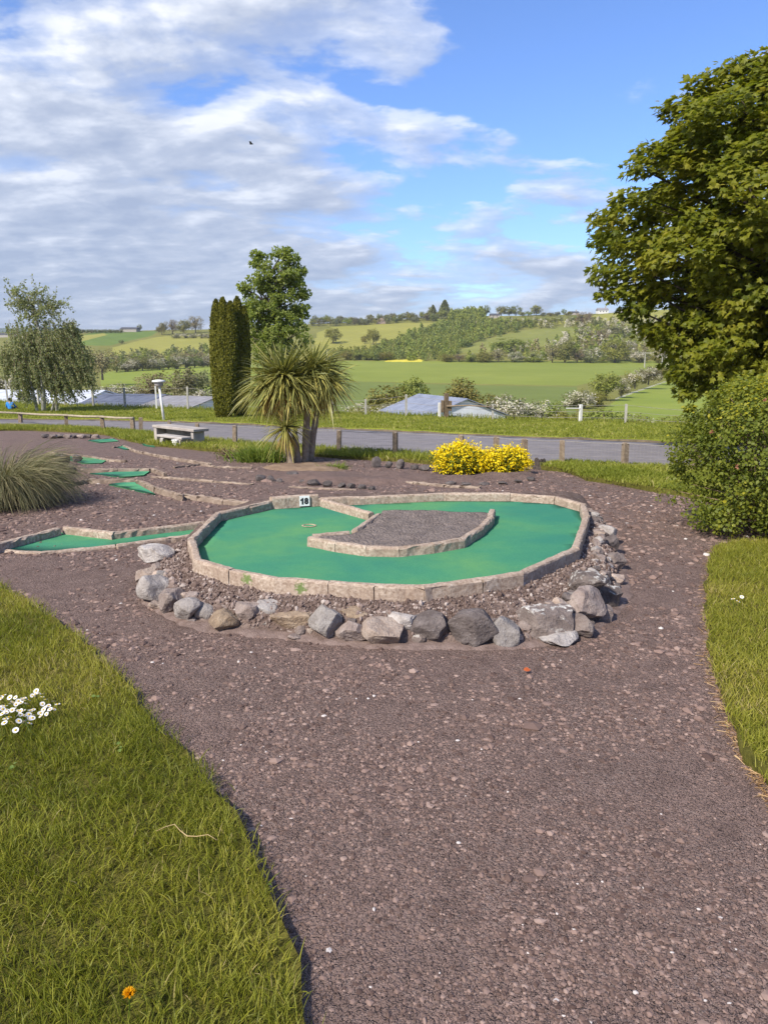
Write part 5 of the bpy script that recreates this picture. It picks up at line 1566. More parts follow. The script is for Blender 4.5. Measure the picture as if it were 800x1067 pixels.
def back_fence():
    cols = [(9, 396), (41, 402), (68, 403), (98, 402), (131, 404), (196, 403), (346, 416), (381, 416), (423, 411), (513, 421), (651, 421), (735, 428)]
    t = thing('field_fence', 'open wire fence of thin grey posts along the crest of the bank', 'fence', PG(346, crest_y(346) + 1)); tops = []
    for x, tp in cols:
        p = PG(x, crest_y(x) + .7); c, r = ray(x, tp); h = EYE + r * p.y - p.z; tops.append((p, h))
        link('post', post_mesh(p, h, .085, M['greypost'], (random.gauss(0, .02), 0)), t)
    mb = MB()
    for (a, ha), (b, hb) in zip(tops[:-1], tops[1:]):
        for f in (.95, .65, .35): tube(mb, [a + Vector((0, 0, ha * f)), a.lerp(b, .5) + Vector((0, 0, (ha + hb) * .5 * f - .03)), b + Vector((0, 0, hb * f))], .006, 4)
    link('wires', mb.mesh('wires', M['wire']), t)
back_fence()
def lone_post(name, px, top, w, mat, label, cat, bar=None, tilt=0):
    p = PG(px, crest_y(px) + 1.2); c, r = ray(px, top); h = EYE + r * p.y - p.z
    t = thing(name, label, cat, p)
    link('shaft', post_mesh(p, h, w, mat, (tilt, 0)), t)
    if bar:
        mb = MB(); box(mb, (p.x + bar[0], p.y - .06, p.z + h * bar[2]), (bar[1], .03, .03), 0, 0, 0, .004); link('crossbar', mb.mesh('crossbar', mat), t)
    return t, p, h
lone_post('white_post', 163.5, 401, .07, M['white'], 'slim white post behind the lamp on the left bank', 'post')
lone_post('white_post', 457.5, 419.5, .09, M['white'], 'slim white post left of the tall timber gatepost', 'post')
lone_post('white_post', 604, 421.5, .10, M['white'], 'white post with a thin arm at the right part of the bank', 'post', (-.32, .55, .80))
t, p, h = lone_post('gatepost', 464.5, 410, .16, M['wood_dark'], 'thick brown timber gatepost with bolted blocks in front of the shed', 'post')
mb = MB(); box(mb, (p.x - .16, p.y, p.z + .34), (.12, .16, .5), 0, 0, 0, .01); box(mb, (p.x + .17, p.y, p.z + .40), (.12, .16, .42), 0, 0, 0, .01); link('block', mb.mesh('block', M['wood_dark']), t)
def boom():
    a = PG(464.5, crest_y(464.5) + 1.2); b = PG(512, crest_y(512) + .9); mb = MB()
    c1, r1 = ray(464, 423); c2, r2 = ray(512, 424)
    A = Vector((a.x, a.y - .12, EYE + r1 * a.y)); B = Vector((b.x, b.y - .08, EYE + r2 * b.y))
    tube(mb, [A, A.lerp(B, .5) + Vector((0, 0, .05)), B], .03, 7)
    single('fence_rail', mb.mesh('fence_rail', M['wood'], True), 'thin brown rail from the timber gatepost to the fence post before the shed', 'rail', A)
boom()
# lamp
def lamp():
    p = PG(171.5, 440.5); c, r = ray(168, 395); H = EYE + r * p.y - p.z; s = p.y / FPX
    t = thing('bollard_lamp', 'short leaning white garden lamp with a flat drum head across the road', 'lamp', p)
    dx = -3.5 * s; mb = MB(); tube(mb, [(p.x, p.y, p.z - .05), (p.x + dx * .9, p.y, p.z + H * .84)], [.055, .048], 12); link('pole', mb.mesh('pole', M['white'], True), t)
    mb = MB(); tx = p.x + dx
    def ringz(r_, z): return [(tx + r_ * math.cos(k * math.pi / 10), p.y + r_ * math.sin(k * math.pi / 10), z) for k in range(20)]
    def lathe(prof):
        V = [q for r_, z in prof for q in ringz(r_, z)]; F = [(20 * i + k, 20 * i + (k + 1) % 20, 20 * i + 20 + (k + 1) % 20, 20 * i + 20 + k) for i in range(len(prof) - 1) for k in range(20)]
        return V, F + [tuple(range(19, -1, -1)), tuple(20 * (len(prof) - 1) + k for k in range(20))]
    z0 = p.z + H * .83
    mb.add(*lathe([(.07, z0), (.17, z0 + .03), (.18, z0 + .15), (.17, z0 + .17)])); link('lamp_glass', mb.mesh('lamp_glass', M['offwhite'], True), t)
    mb = MB(); mb.add(*lathe([(.25, z0 + .172), (.27, z0 + .20), (.25, z0 + .25), (.05, z0 + .28)])); link('lamp_cap', mb.mesh('lamp_cap', M['white'], True), t)
lamp()
# concrete bench-table by the road
def bench():
    a = PG(163, 463); b = PG(207, 466.5); s = a.y / FPX * 1.02
    d = (b - a); d.z = 0; L = d.length; ang = math.atan2(d.y, d.x) ; d.normalize(); nn = Vector((-d.y, d.x, 0))
    t = thing('concrete_bench', 'low pale concrete bench with a wide slab top beside the verge on the left', 'bench', a)
    H = 20 * s
    def bx(name, u, v, z, su, sv, sz, mat, tl=(0, 0)):
        c = a + d * u + nn * v; mb = MB(); box(mb, (c.x, c.y, a.z + z), (su, sv, sz), ang, 0, 0, .012, tl); return link(name, mb.mesh(name, mat), t)
    bx('slab_top', L * .46, .16, H - .07, L * .98, .42, .07, M['offwhite'])
    bx('leg', .04, .14, -.05, .12, .34, H - .022, M['offwhite'])
    bx('leg', L * .88, .14, -.05, .10, .30, H - .022, M['stained'])
    bx('back_panel', L * .46, .26, -.05, L * .78, .07, H - .023, M['stained'])
    bx('seat_slab', L * .62, -.20, H * .52, L * .58, .26, .06, M['stained'])
    bx('seat_support', L * .40, -.18, -.05, .12, .30, H * .52 + .04, M['stained'], (.25, 0))
    bx('seat_support', L * .84, -.18, -.05, .12, .30, H * .52 + .04, M['offwhite'])
    c = a + d * (L * .80) + nn * -.36; mb = MB(); box(mb, (c.x, c.y, a.z + .0), (.13, .10, .22), ang + .3, 0, 0, .01); box(mb, (c.x, c.y, a.z + .222), (.16, .12, .03), ang + .3, 0, 0, .006)
    single('white_carton', mb.mesh('white_carton', M['white']), 'small white carton standing in front of the concrete bench', 'carton', c)
bench()
# seated person in blue
def person():
    p = PG(11.5, 429); K = .80
    t = thing('person', 'person in a bright blue jacket sitting on the grass with their back turned', 'person', p)
    J = {'pel': (0, 0, .10), 'waist': (0, .01, .26), 'chest': (0, .03, .46), 'neck': (0, .05, .60), 'head': (0, .07, .70), 'top': (0, .06, .81),
         'ls': (-.19, .03, .53), 'le': (-.27, .10, .30), 'lw': (-.22, .30, .22), 'rs': (.19, .03, .53), 're': (.27, .10, .30), 'rw': (.20, .30, .20),
         'lk': (-.36, .30, .34), 'lf': (-.40, .55, .05), 'rk': (.17, .42, .36), 'rf': (.16, .68, .05), 'lh': (-.10, .04, .10), 'rh': (.10, .04, .10), 'lt': (-.42, .66, .04), 'rt': (.17, .79, .04)}
    def skin(name, edges, rad, mat, root, parent):
        ks = []
        for a, b in edges:
            for q in (a, b):
                if q not in ks: ks.append(q)
        me = bpy.data.meshes.new(name); me.from_pydata([J[k] for k in ks], [(ks.index(a), ks.index(b)) for a, b in edges], [])
        o = bpy.data.objects.new(name, me); COL.objects.link(o)
        m = o.modifiers.new('s', 'SKIN'); m.use_smooth_shade = True
        for i, k in enumerate(ks):
            sv = me.skin_vertices[0].data[i]; sv.radius = (rad[k], rad[k] * .85); sv.use_root = (k == root)
        sb = o.modifiers.new('d', 'SUBSURF'); sb.levels = 2; sb.render_levels = 2
        bpy.context.view_layer.update()
        m2 = bpy.data.meshes.new_from_object(o.evaluated_get(bpy.context.evaluated_depsgraph_get())); bpy.data.objects.remove(o)
        m2.materials.clear(); m2.materials.append(mat); m2.name = name
        m2.transform(Matrix.Scale(K, 4))
        return link(name, m2, parent, world=False)
    r = {'pel': .15, 'waist': .12, 'chest': .15, 'neck': .055, 'head': .092, 'top': .06, 'ls': .06, 'le': .042, 'lw': .032, 'rs': .06, 're': .042, 'rw': .032, 'lk': .055, 'lf': .04, 'rk': .055, 'rf': .04, 'lh': .08, 'rh': .08, 'lt': .03, 'rt': .03}
    E = [('pel', 'waist'), ('waist', 'chest'), ('chest', 'neck'), ('neck', 'head'), ('head', 'top'), ('chest', 'ls'), ('ls', 'le'), ('le', 'lw'), ('chest', 'rs'), ('rs', 're'), ('re', 'rw'), ('pel', 'lh'), ('lh', 'lk'), ('lk', 'lf'), ('lf', 'lt'), ('pel', 'rh'), ('rh', 'rk'), ('rk', 'rf'), ('rf', 'rt')]
    skin('body', E, r, M['skin'], 'pel', t)
    r2 = {k: v * 1.22 + .012 for k, v in r.items()}; r2['neck'] = .05
    J['nk'] = (0, .045, .57); r2['nk'] = .085; J['lc'] = (-.235, .25, .235); J['rc'] = (.215, .25, .215); r2['lc'] = r2['rc'] = .05
    skin('jacket', [('pel', 'waist'), ('waist', 'chest'), ('chest', 'nk'), ('chest', 'ls'), ('ls', 'le'), ('le', 'lc'), ('chest', 'rs'), ('rs', 're'), ('re', 'rc')], r2, M['jacket'], 'pel', t)
    J['p2'] = (0, .02, .09); r2['p2'] = .175; r2['lh'] = r2['rh'] = .10; J['lm'] = (-.26, .2, .25); J['rm'] = (.15, .28, .26); r2['lm'] = r2['rm'] = .082
    skin('shorts', [('p2', 'lh'), ('lh', 'lm'), ('p2', 'rh'), ('rh', 'rm')], r2, M['trouser'], 'p2', t)
    mb = MB(); V, F = stone_verts(3, 0, 0, .03, 3); V = V * [.105, .115, .115] * K + np.array([0, .05, .755]) * K; mb.add(V, F)
    link('hair', mb.mesh('hair', M['hair'], True), t, world=False)
person()
def dark_box():
    Y = 44.0; c = AT(26, 419, Y); g = float(gz(0, Y)) - .6; s = Y / FPX
    t = thing('storage_box', 'small dark box on a pale base beyond the seated person', 'box', (c.x, Y, c.z))
    mb = MB(); box(mb, (c.x, Y, c.z + .14), (9 * s, .5, 6 * s), .1, 0, 0, .02); link('dark_box', mb.mesh('dark_box', M['black']), t)
    mb = MB(); box(mb, (c.x, Y, c.z + 6 * s + .142), (9.6 * s, .55, .05), .1, 0, 0, .015); box(mb, (c.x - 3.6 * s, Y, c.z + .195 + 6 * s), (1.6 * s, .2, .10), .1, 0, 0, .01); link('lid', mb.mesh('lid', M['black']), t)
    mb = MB(); box(mb, (c.x, Y, c.z - 1.2), (9.2 * s, .5, 1.338), .1, 0, 0, .01); link('pale_base', mb.mesh('pale_base', M['white']), t)
dark_box()

# ------------------------------------------------------------------ sheds below the bank
def shed(label, c, ang, L, W, eave, ridge, roofm, wallm, door=True, ribs=True, name='shed'):
    """c base centre, ridge along local x"""
    t = thing(name, label, 'shed', c)
    ca, sa = math.cos(ang), math.sin(ang)
    def w(x, y, z): return (c.x + x * ca - y * sa, c.y + x * sa + y * ca, c.z + z)
    mb = MB(); l, h = L / 2, W / 2
    V = [w(-l, -h, 0), w(l, -h, 0), w(l, h, 0), w(-l, h, 0), w(-l, -h, eave), w(l, -h, eave), w(l, h, eave), w(-l, h, eave), w(-l, 0, ridge), w(l, 0, ridge)]
    mb.add(V, [(0, 1, 5, 4), (2, 3, 7, 6), (1, 2, 6, 9, 5), (3, 0, 4, 8, 7)]); link('wall', mb.mesh('wall', wallm), t)
    mb = MB(); o = .18; sl = (ridge - eave) / h; n = max(6, int(L / .25)); th = .05
    for sgn in (-1, 1):
        V = []
        for i in range(n + 1):
            x = -l - o + (L + 2 * o) * i / n; b = .025 * (i % 2)
            for y, z in ((sgn * (h + o), eave - o * sl + .03), (0, ridge + .03)):
                V.append(w(x, y, z + b)); V.append(w(x, y, z + b + th))
        F = []
        for i in range(n):
            a = 4 * i; q = 4 * i + 4
            F += [(a, q, q + 2, a + 2), (a + 1, a + 3, q + 3, q + 1), (a, a + 1, q + 1, q), (a + 2, q + 2, q + 3, a + 3)]
        F += [(0, 2, 3, 1), (4 * n, 4 * n + 1, 4 * n + 3, 4 * n + 2)]
        mb.add(V, F)
    link('roof', mb.mesh('roof', roofm), t)
    if door:
        mb = MB(); x = l + .012
        V = [w(x, -.2, .05), w(x, .5, .05), w(x, .5, min(eave * .95, 1.95)), w(x, -.2, min(eave * .95, 1.95))]; V += [w(x + .04, *q) for q in ((-.2, .05), (.5, .05), (.5, min(eave * .95, 1.95)), (-.2, min(eave * .95, 1.95)))]
        mb.add(V, [(0, 3, 2, 1), (4, 5, 6, 7), (0, 1, 5, 4), (1, 2, 6, 5), (2, 3, 7, 6), (3, 0, 4, 7)]); link('door', mb.mesh('door', M['wood_dark']), t)
    return t
Ys = 56.0
cR = AT(482, 416.5, Ys); cR2 = AT(445, 419, Ys + 3)
zb = -4.9
def shed_from(label, near_ridge, far_dir, L, W, pitch, roofm, wallm, **k):
    ang = math.atan2(far_dir[1], far_dir[0]); ca, sa = math.cos(ang), math.sin(ang)
    c = Vector((near_ridge.x - ca * L / 2, near_ridge.y - sa * L / 2, zb))
    ridge = near_ridge.z - zb; eave = ridge - W / 2 * pitch
    return shed(label, c, ang, L, W, eave, ridge, roofm, wallm, **k)
shed_from('long shed with a pale blue grey sheet roof and a dark door below the bank', AT(486, 416.5, 54), (.40, -.92), 7.5, 6.4, .36, M['roof_blue'], M['shedwall'])
def long_roof(label, x0, x1, rtop, Y, W, roofm, wallm, dz=.75):
    a = AT(x0, rtop, Y); b = AT(x1, rtop + .6, Y - 1); c = a.lerp(b, .5); L = (b - a).length
    c.z = -4.8; ridge = a.lerp(b, .5).z - c.z
    return shed(label, c, math.atan2(b.y - a.y, b.x - a.x), L, W, ridge - dz, ridge, roofm, wallm, door=False)
long_roof('long low shed with a slate blue sheet roof left of the lamp', 112, 172, 411.3, 58, 10, M['roof_dark'], M['shedwall'], .75)
long_roof('long low shed with a dull grey sheet roof right of the lamp', 176, 226, 413.6, 56, 9, M['roof_grey'], M['shedwall'], .6)
long_roof('long low shed with a nearly white sheet roof behind the birch', -70, 108, 407.0, 62, 10, M['roof_white'], M['shedwall'], .8)

# ------------------------------------------------------------------ trees, hedges and houses of the valley
def crown_proto(kind):
    """a unit tree: height 1, crown about .9 wide"""
    mats = {'round': ['lf_olive'], 'dark': ['lf_dark'], 'grey': ['lf_grey'], 'haw': ['lf_grey', 'blossom'], 'haw2': ['lf_olive', 'blossom'], 'bare': ['lf_brown'], 'conifer': ['lf_dark'], 'bush': ['lf_olive'], 'bright': ['lf_bright']}[kind]
    mb = MB(); n = 2200
    if kind == 'conifer':
        z = RNG.random(n) ** 1.3; an = RNG.uniform(0, 6.283, n); r = .30 * (1 - z) ** .75 * RNG.uniform(.55, 1.05, n)
        pos = np.stack([r * np.cos(an), r * np.sin(an), .08 + .92 * z], -1)
        leaves(mb, pos, RNG.normal(size=(n, 3)) + [0, 0, .7], .075, LEAF4, RNG.random(n))
    else:
        m = 40; low = kind in ('bush', 'haw', 'haw2')
        c = ball(m, .40) * ([.46, .46, .40] if low else [.44, .44, .40]) + [0, 0, .44 if low else .53]
        c[:, 2] += (RNG.random(m) - .5) * .1
        if kind == 'bare': n = 1700
        idx = RNG.integers(0, m, n); pos = c[idx] + ball(n, .45) * RNG.uniform(.10, .20, (m, 1))[idx]
        pos[:, 2] = np.clip(pos[:, 2], .01, 1.0)
        mi = 0
        if len(mats) > 1:
            fl = RNG.random(m) < (.55 if kind == 'haw' else .35)
            up = unit(pos - np.array([0, 0, .45]))[:, 2]
            mi = ((RNG.random(n) < np.where(fl[idx], .75, .08)) & (up > -.35)).astype(int)
        leaves(mb, pos, unit(pos - np.array([0, 0, .4])) + RNG.normal(0, .7, (n, 3)) + [0, 0, .3], RNG.uniform(.05, .10, n) * (.8 if kind != 'bare' else .6), LEAF4, np.clip(RNG.normal(.45, .22, n), 0, 1), mi)
    tr = MB(); tube(tr, [(0, 0, -.06), (.01, 0, .3), (0, .01, .7)], [.035, .026, .012], 6)
    if kind == 'bare':
        for _ in range(40):
            e = ball(1)[0] * [.4, .4, .36] + [0, 0, .6]; tube(tr, [(0, 0, random.uniform(.2, .5)), tuple(e * .6 + np.array([0, 0, .2])), tuple(e)], [.012, .008, .003], 4)
    return mb.mesh('crown', [M[q] for q in mats]), tr.mesh('trunk', M['bark'])
KINDS = {}
def vtree(px, row, hpx, wpx, kind, label, group=None, cat=None, Y=None, name=None):
    if Y and Y < 100: hpx *= 1.15; wpx *= 1.1
    low = kind in ('bush', 'haw', 'haw2')
    if kind not in KINDS:
        KINDS[kind] = [crown_proto(kind) for _ in range(2)]
    cm, tm = random.choice(KINDS[kind])
    p = AT(px, row, Y) if Y else PT(px, row)
    u, r = ray(px, row - hpx); H = (EYE + r * p.y) - p.z; W = wpx / FPX * p.y * 1.15
    nm = name or ({'haw': 'hawthorn', 'haw2': 'hawthorn', 'bush': 'bush', 'conifer': 'conifer'}.get(kind, 'field_tree'))
    t = thing(nm, label, cat or ('bush' if kind == 'bush' else 'tree'), p, group)
    cw = {'conifer': .55}.get(kind, .98)
    for nme, me in (('crown', cm), ('trunk', tm)):
        o = bpy.data.objects.new(nme, me); COL.objects.link(o); o.parent = t
    t.scale = (W / cw, W / cw, H); t.rotation_euler.z = random.uniform(0, 6.28)
    return t
T = vtree
# behind the bank, middle distance
T(403, 437, 34, 44, 'bush', 'grey olive thicket right of the cordyline behind the bank fence', Y=80)
T(430, 434, 38, 30, 'round', 'rounded olive tree standing above the left part of the blue roofed shed', Y=85)
T(411, 440, 22, 36, 'haw', 'hawthorn with cream blossom directly left of the blue roofed shed', Y=70)
T(374, 440, 19, 36, 'haw2', 'low hawthorn just right of the cordyline crown base', Y=75)
T(481, 428, 33, 32, 'bush', 'dark olive bush rising behind the ridge of the blue roofed shed', Y=85)
T(507, 436, 25, 30, 'bush', 'spreading olive bush right behind the shed gable', Y=80)
T(527, 445, 33, 38, 'haw', 'large white flowering hawthorn immediately right of the shed', Y=66)
T(551, 446, 27, 32, 'haw', 'pale hawthorn between the big white one and the green bush', Y=68)
T(574, 446, 27, 32, 'haw2', 'hawthorn left of the white post with a thin arm', Y=68)
T(588, 448, 20, 24, 'bush', 'round green bush touching the white post with a thin arm', Y=62)
T(628, 450, 24, 44, 'bush', 'wide dark bush right of the white post with a thin arm', Y=62)
T(665, 452, 18, 34, 'haw2', 'low blossoming scrub before the right meadow', Y=62)
T(700, 454, 20, 36, 'bush', 'low scrub bush at the right end of the bank beside the big shrub', Y=62)
T(648, 452, 15, 22, 'bare', 'thin brownish scrub between dark bush and blossoming scrub', Y=62)
T(603, 428, 24, 34, 'haw', 'white hawthorn at the near end of the diagonal hedge', Y=105)
T(622, 424, 18, 24, 'bush', 'dark bush next to the white hawthorn in the diagonal hedge', Y=110)
T(631, 415, 29, 30, 'round', 'round olive tree standing out of the diagonal hedge', Y=125)
T(647, 412, 20, 20, 'haw', 'blossoming hawthorn right of the round olive tree in the diagonal hedge', Y=135)
T(661, 404, 20, 20, 'haw2', 'middle hawthorn of the diagonal hedge', Y=150)
T(675, 400, 20, 22, 'haw', 'pale topped hawthorn further along the diagonal hedge', Y=165)
T(689, 394, 17, 20, 'bush', 'green bush near the far end of the diagonal hedge', Y=185)
T(703, 390, 17, 22, 'haw2', 'last hawthorn of the diagonal hedge by the sycamore', Y=200)
T(107, 394, 34, 32, 'bare', 'big rounded brown budding tree right of the birch', Y=190)
T(160, 419, 30, 30, 'bare', 'reddish brown bare twigged tree above the slate blue roof', Y=95)
T(188, 425, 36, 38, 'grey', 'dark grey green tree behind the lamp', Y=90)
T(211, 424, 34, 26, 'grey', 'slender grey tree between the lamp and the yews', Y=95)
T(128, 420, 20, 34, 'haw', 'low hawthorn hedge bush above the left end of the slate blue roof', Y=95)
T(148, 418, 16, 26, 'haw2', 'low hawthorn bush under the bare twigged tree', Y=100)
T(206, 424, 18, 30, 'haw', 'small blossoming hawthorn above the dull grey roof', Y=85)
T(112, 420, 18, 22, 'haw', 'pale hawthorn at the right skirt of the birch', Y=90)
T(8, 416, 28, 34, 'haw', 'cream flowering hawthorn at the left edge behind the birch', Y=70)
T(-18, 416, 30, 34, 'haw', 'cream flowering hawthorn cut by the left edge', Y=72)
# left hedge with hawthorn under the yellow field
for i, px in enumerate(range(122, 236, 9)):
    T(px, 388 - (px - 122) * .06, 13 + random.uniform(-2, 3), 15, 'haw' if i % 3 else 'dark', 'hawthorn in the long hedge under the yellow pasture', 'hawthorn hedge under the yellow pasture', name='hedge_bush', cat='hedge bush')
T(186, 384, 19, 16, 'bare', 'brown tree rising out of the middle of the long hawthorn hedge')
T(205, 380, 14, 26, 'bare', 'brownish tree at the right end of the long hawthorn hedge')
# trees on the left crest
T(169, 349, 14, 11, 'round', 'olive tree at the left end of the clump on the left crest')
T(180, 348, 17, 14, 'bare', 'brown budding tree second in the clump on the left crest')
T(192, 348, 16, 15, 'round', 'full green tree in the middle of the clump on the left crest')
T(204, 347, 20, 17, 'bare', 'tallest thin greyish tree of the clump on the left crest')
for px in (184, 193, 202, 211, 219): T(px, 352.5, 6, 10, 'haw', 'small blossoming bush at the foot of the clump on the left crest', 'bushes below the left crest clump')
T(127, 358, 4, 5, 'dark', 'tiny dark tree alone on the left yellow pasture')
for i, px in enumerate(range(86, 130, 5)): T(px, 347, 4.2, 6, 'dark', 'small dark tree in the low line left of the crest barn', 'tree line left of the crest barn')
T(146, 344.6, 7, 4.5, 'dark', 'small dark tree touching the right end of the crest barn')
# centre hillside
T(347, 358, 18, 17, 'round', 'big olive tree at the left end of the central yellow pasture')
T(389, 359, 18, 13, 'round', 'olive tree standing in the central yellow pasture')
T(380, 358, 9, 8, 'round', 'small tree left of the olive tree in the central pasture')
T(401, 359, 7, 8, 'dark', 'low dark bush right of the olive tree in the central pasture')
rg = random.Random(3)
for i in range(44):
    px = 326 + i * 3.9 + rg.uniform(-1.5, 1.5); row = float(np.interp((px - 400) / FPX / 1.02, SKY_X, SKY_R)) + rg.uniform(.5, 4)
    T(px, row, rg.uniform(6, 10), rg.uniform(7, 11), rg.choice(['round', 'dark', 'grey', 'grey', 'bright']), 'small tree in the long wooded line along the centre of the ridge', 'trees along the centre ridge')
T(451, 331, 13, 8, 'conifer', 'dark pointed conifer left of the tall one on the centre ridge')
T(449, 331, 12, 7, 'dark', 'dark tree pressed against the left ridge conifer')
T(463, 330, 17, 12, 'conifer', 'tallest dark conifer on the centre ridge')
T(505, 328, 11, 10, 'dark', 'dark round tree at the right end of the plantation on the ridge')
for px in (522, 530, 537): T(px, 328, 9 + rg.random() * 2, 11, 'dark' if px > 523 else 'round', 'rounded dark tree in the short row right of the plantation', 'dark trees right of the ridge plantation')
T(558, 329, 12, 12, 'round', 'rounded green tree alone on the ridge left of the houses')
for px in (544, 550, 566, 573, 580, 592): T(px, 329.5, rg.uniform(4, 7), 8, rg.choice(['round', 'bright', 'grey']), 'small ridge tree around the rounded green one', 'small trees on the right ridge')
T(587, 326.5, 5, 5, 'dark', 'tiny dark tree left of the low red roof on the ridge')
T(606, 340, 17, 14, 'bare', 'rusty brown tree standing in front of the ridge houses')
T(613, 337, 13, 9, 'bare', 'smaller rusty tree beside the larger rusty one before the ridge houses')
T(659, 324, 8, 8, 'round', 'round tree right of the white ridge house')
T(669, 324, 10, 6, 'conifer', 'pointed conifer on the ridge beside the sycamore')
T(645, 324.5, 4, 8, 'dark', 'low dark hedge tree between white house and round tree on the ridge')
# hedge at the foot of the right hill
for px, row, h, w, k, lab in [
    (588, 378, 25, 22, 'dark', 'dense dark green tree at the foot of the right hill'), (575, 378, 21, 16, 'bare', 'orange brown tree left of the dense dark green one'),
    (601, 378, 17, 14, 'bare', 'orange brown tree right of the dense dark green one'), (615, 378, 19, 24, 'haw', 'white hawthorn at the foot of the right hill'),
    (640, 378, 25, 28, 'round', 'broad olive tree at the foot of the right hill'), (654, 369, 17, 16, 'haw', 'steep pale hawthorn above the broad olive tree'),
    (536, 377.5, 13, 16, 'haw', 'bright white hawthorn left in the hill foot hedge'), (555, 377.5, 13, 22, 'haw2', 'pale hawthorn before the orange brown tree'),
    (519, 377.5, 15, 18, 'bare', 'brown bush left of the bright white hawthorn in the hill foot hedge'), (505, 377.5, 12, 18, 'bush', 'low green bush at the left end of the hill foot hedge'),
    (530, 366, 14, 34, 'bright', 'fresh yellow green thicket above the hill foot hedge'), (625, 356, 15, 20, 'bare', 'brown scrub tree on the slope above the white hawthorn'),
    (608, 352, 13, 18, 'haw2', 'flowering scrub left on the upper slope'), (640, 352, 13, 20, 'grey', 'grey scrub tree right on the upper slope'), (655, 350, 12, 18, 'haw2', 'flowering scrub near the sycamore on the upper slope'),
    (622, 341, 8, 10, 'dark', 'dark small tree on the upper slope below the ridge pasture'), (665, 378, 15, 18, 'haw', 'hawthorn by the double pole'), (685, 378, 18, 20, 'haw2', 'hawthorn right of the double pole'),
    (700, 376, 30, 26, 'bare', 'brown tree half hidden by the lower sycamore leaves'), (676, 356, 16, 20, 'round', 'olive tree on the slope left of the sycamore')]:
    T(px, row, h, w, k, lab)
for px in (465, 478, 491): T(px, 377, 8 + rg.random() * 4, 15, 'bare' if px == 478 else 'bush', 'low bush between yellow rape strip and hill foot hedge', 'low bushes right of the rape strip')
for px in (362, 375, 388, 401): T(px, 375, 7 + rg.random() * 4, 17, rg.choice(['bush', 'bright']), 'low scrub bush above the left end of the big field', 'scrub above the left of the big field')
for i in range(15):
    px = 478 + i * 8.8; row = 341 - i * .6; T(px, row + rg.uniform(-1, 2), rg.uniform(4.5, 8), rg.uniform(9, 13), rg.choice(['haw2', 'bush', 'bright', 'bush']), 'bush in the upper hedge crossing the right hill', 'upper hedge on the right hill', name='hedge_bush', cat='hedge bush')
# dense young plantations: one mass of small trees each
def plantation(name, poly, n, hpx, mats, seed):
    pts = sample_poly(poly, n); mb = MB(); C = []; H = []
    for x, y in pts:
        p = PT(x, y); C.append(p); H.append(hpx * random.uniform(.7, 1.3) * p.y / FPX)
    C = np.array(C); H = np.array(H); per = 55
    idx = np.repeat(np.arange(n), per); z = RNG.random(len(idx)); an = RNG.uniform(0, 6.283, len(idx)); r = .40 * np.clip(1.15 - z, 0, .8) * RNG.uniform(.5, 1, len(idx))
    pos = C[idx] + np.stack([r * np.cos(an), r * np.sin(an), .05 + .95 * z], -1) * H[idx][:, None]
    v = np.clip(RNG.normal(.45, .2, len(idx)) + RNG.normal(0, .15, n)[idx], 0, 1)
    leaves(mb, pos, RNG.normal(size=pos.shape) + [0, 0, .6], H[idx] * RNG.uniform(.16, .3, len(idx)), LEAF4, v, RNG.integers(0, len(mats), n)[idx])
    struct(name, mb.mesh(name, [M[m] for m in mats]), 'stuff')
plantation('plantation_woods', [(372, 376), (400, 362), (425, 351), (455, 341), (490, 338), (560, 340), (545, 345), (505, 354), (480, 365), (470, 376)], 700, 7, ['lf_dark', 'lf_olive', 'lf_bright', 'lf_olive'], 1)
plantation('plantation_woods', [(466, 339), (470, 331), (500, 329), (506, 338)], 160, 8, ['lf_bright'], 2)
plantation('hillside_scrub', [(328, 376), (340, 366), (380, 366), (400, 364), (375, 376)], 110, 6, ['lf_olive', 'lf_bright'], 3)
plantation('hillside_scrub', [(478, 376), (505, 368), (570, 360), (610, 345), (700, 345), (700, 376)], 320, 8, ['lf_olive', 'lf_bright', 'lf_brown', 'lf_bright', 'blossom'], 4)
plantation('hillside_scrub', [(95, 385), (118, 374), (225, 366), (225, 380), (150, 385)], 200, 8, ['lf_olive', 'lf_grey', 'lf_brown'], 5)
plantation('hillside_scrub', [(505, 340), (600, 337), (700, 334), (700, 340), (600, 343), (520, 343)], 140, 6, ['lf_olive', 'lf_bright', 'lf_grey', 'blossom'], 6)
plantation('far_woods', [(-20, 349), (60, 348), (84, 346), (84, 349), (-20, 352)], 120, 4, ['lf_dark'], 7)

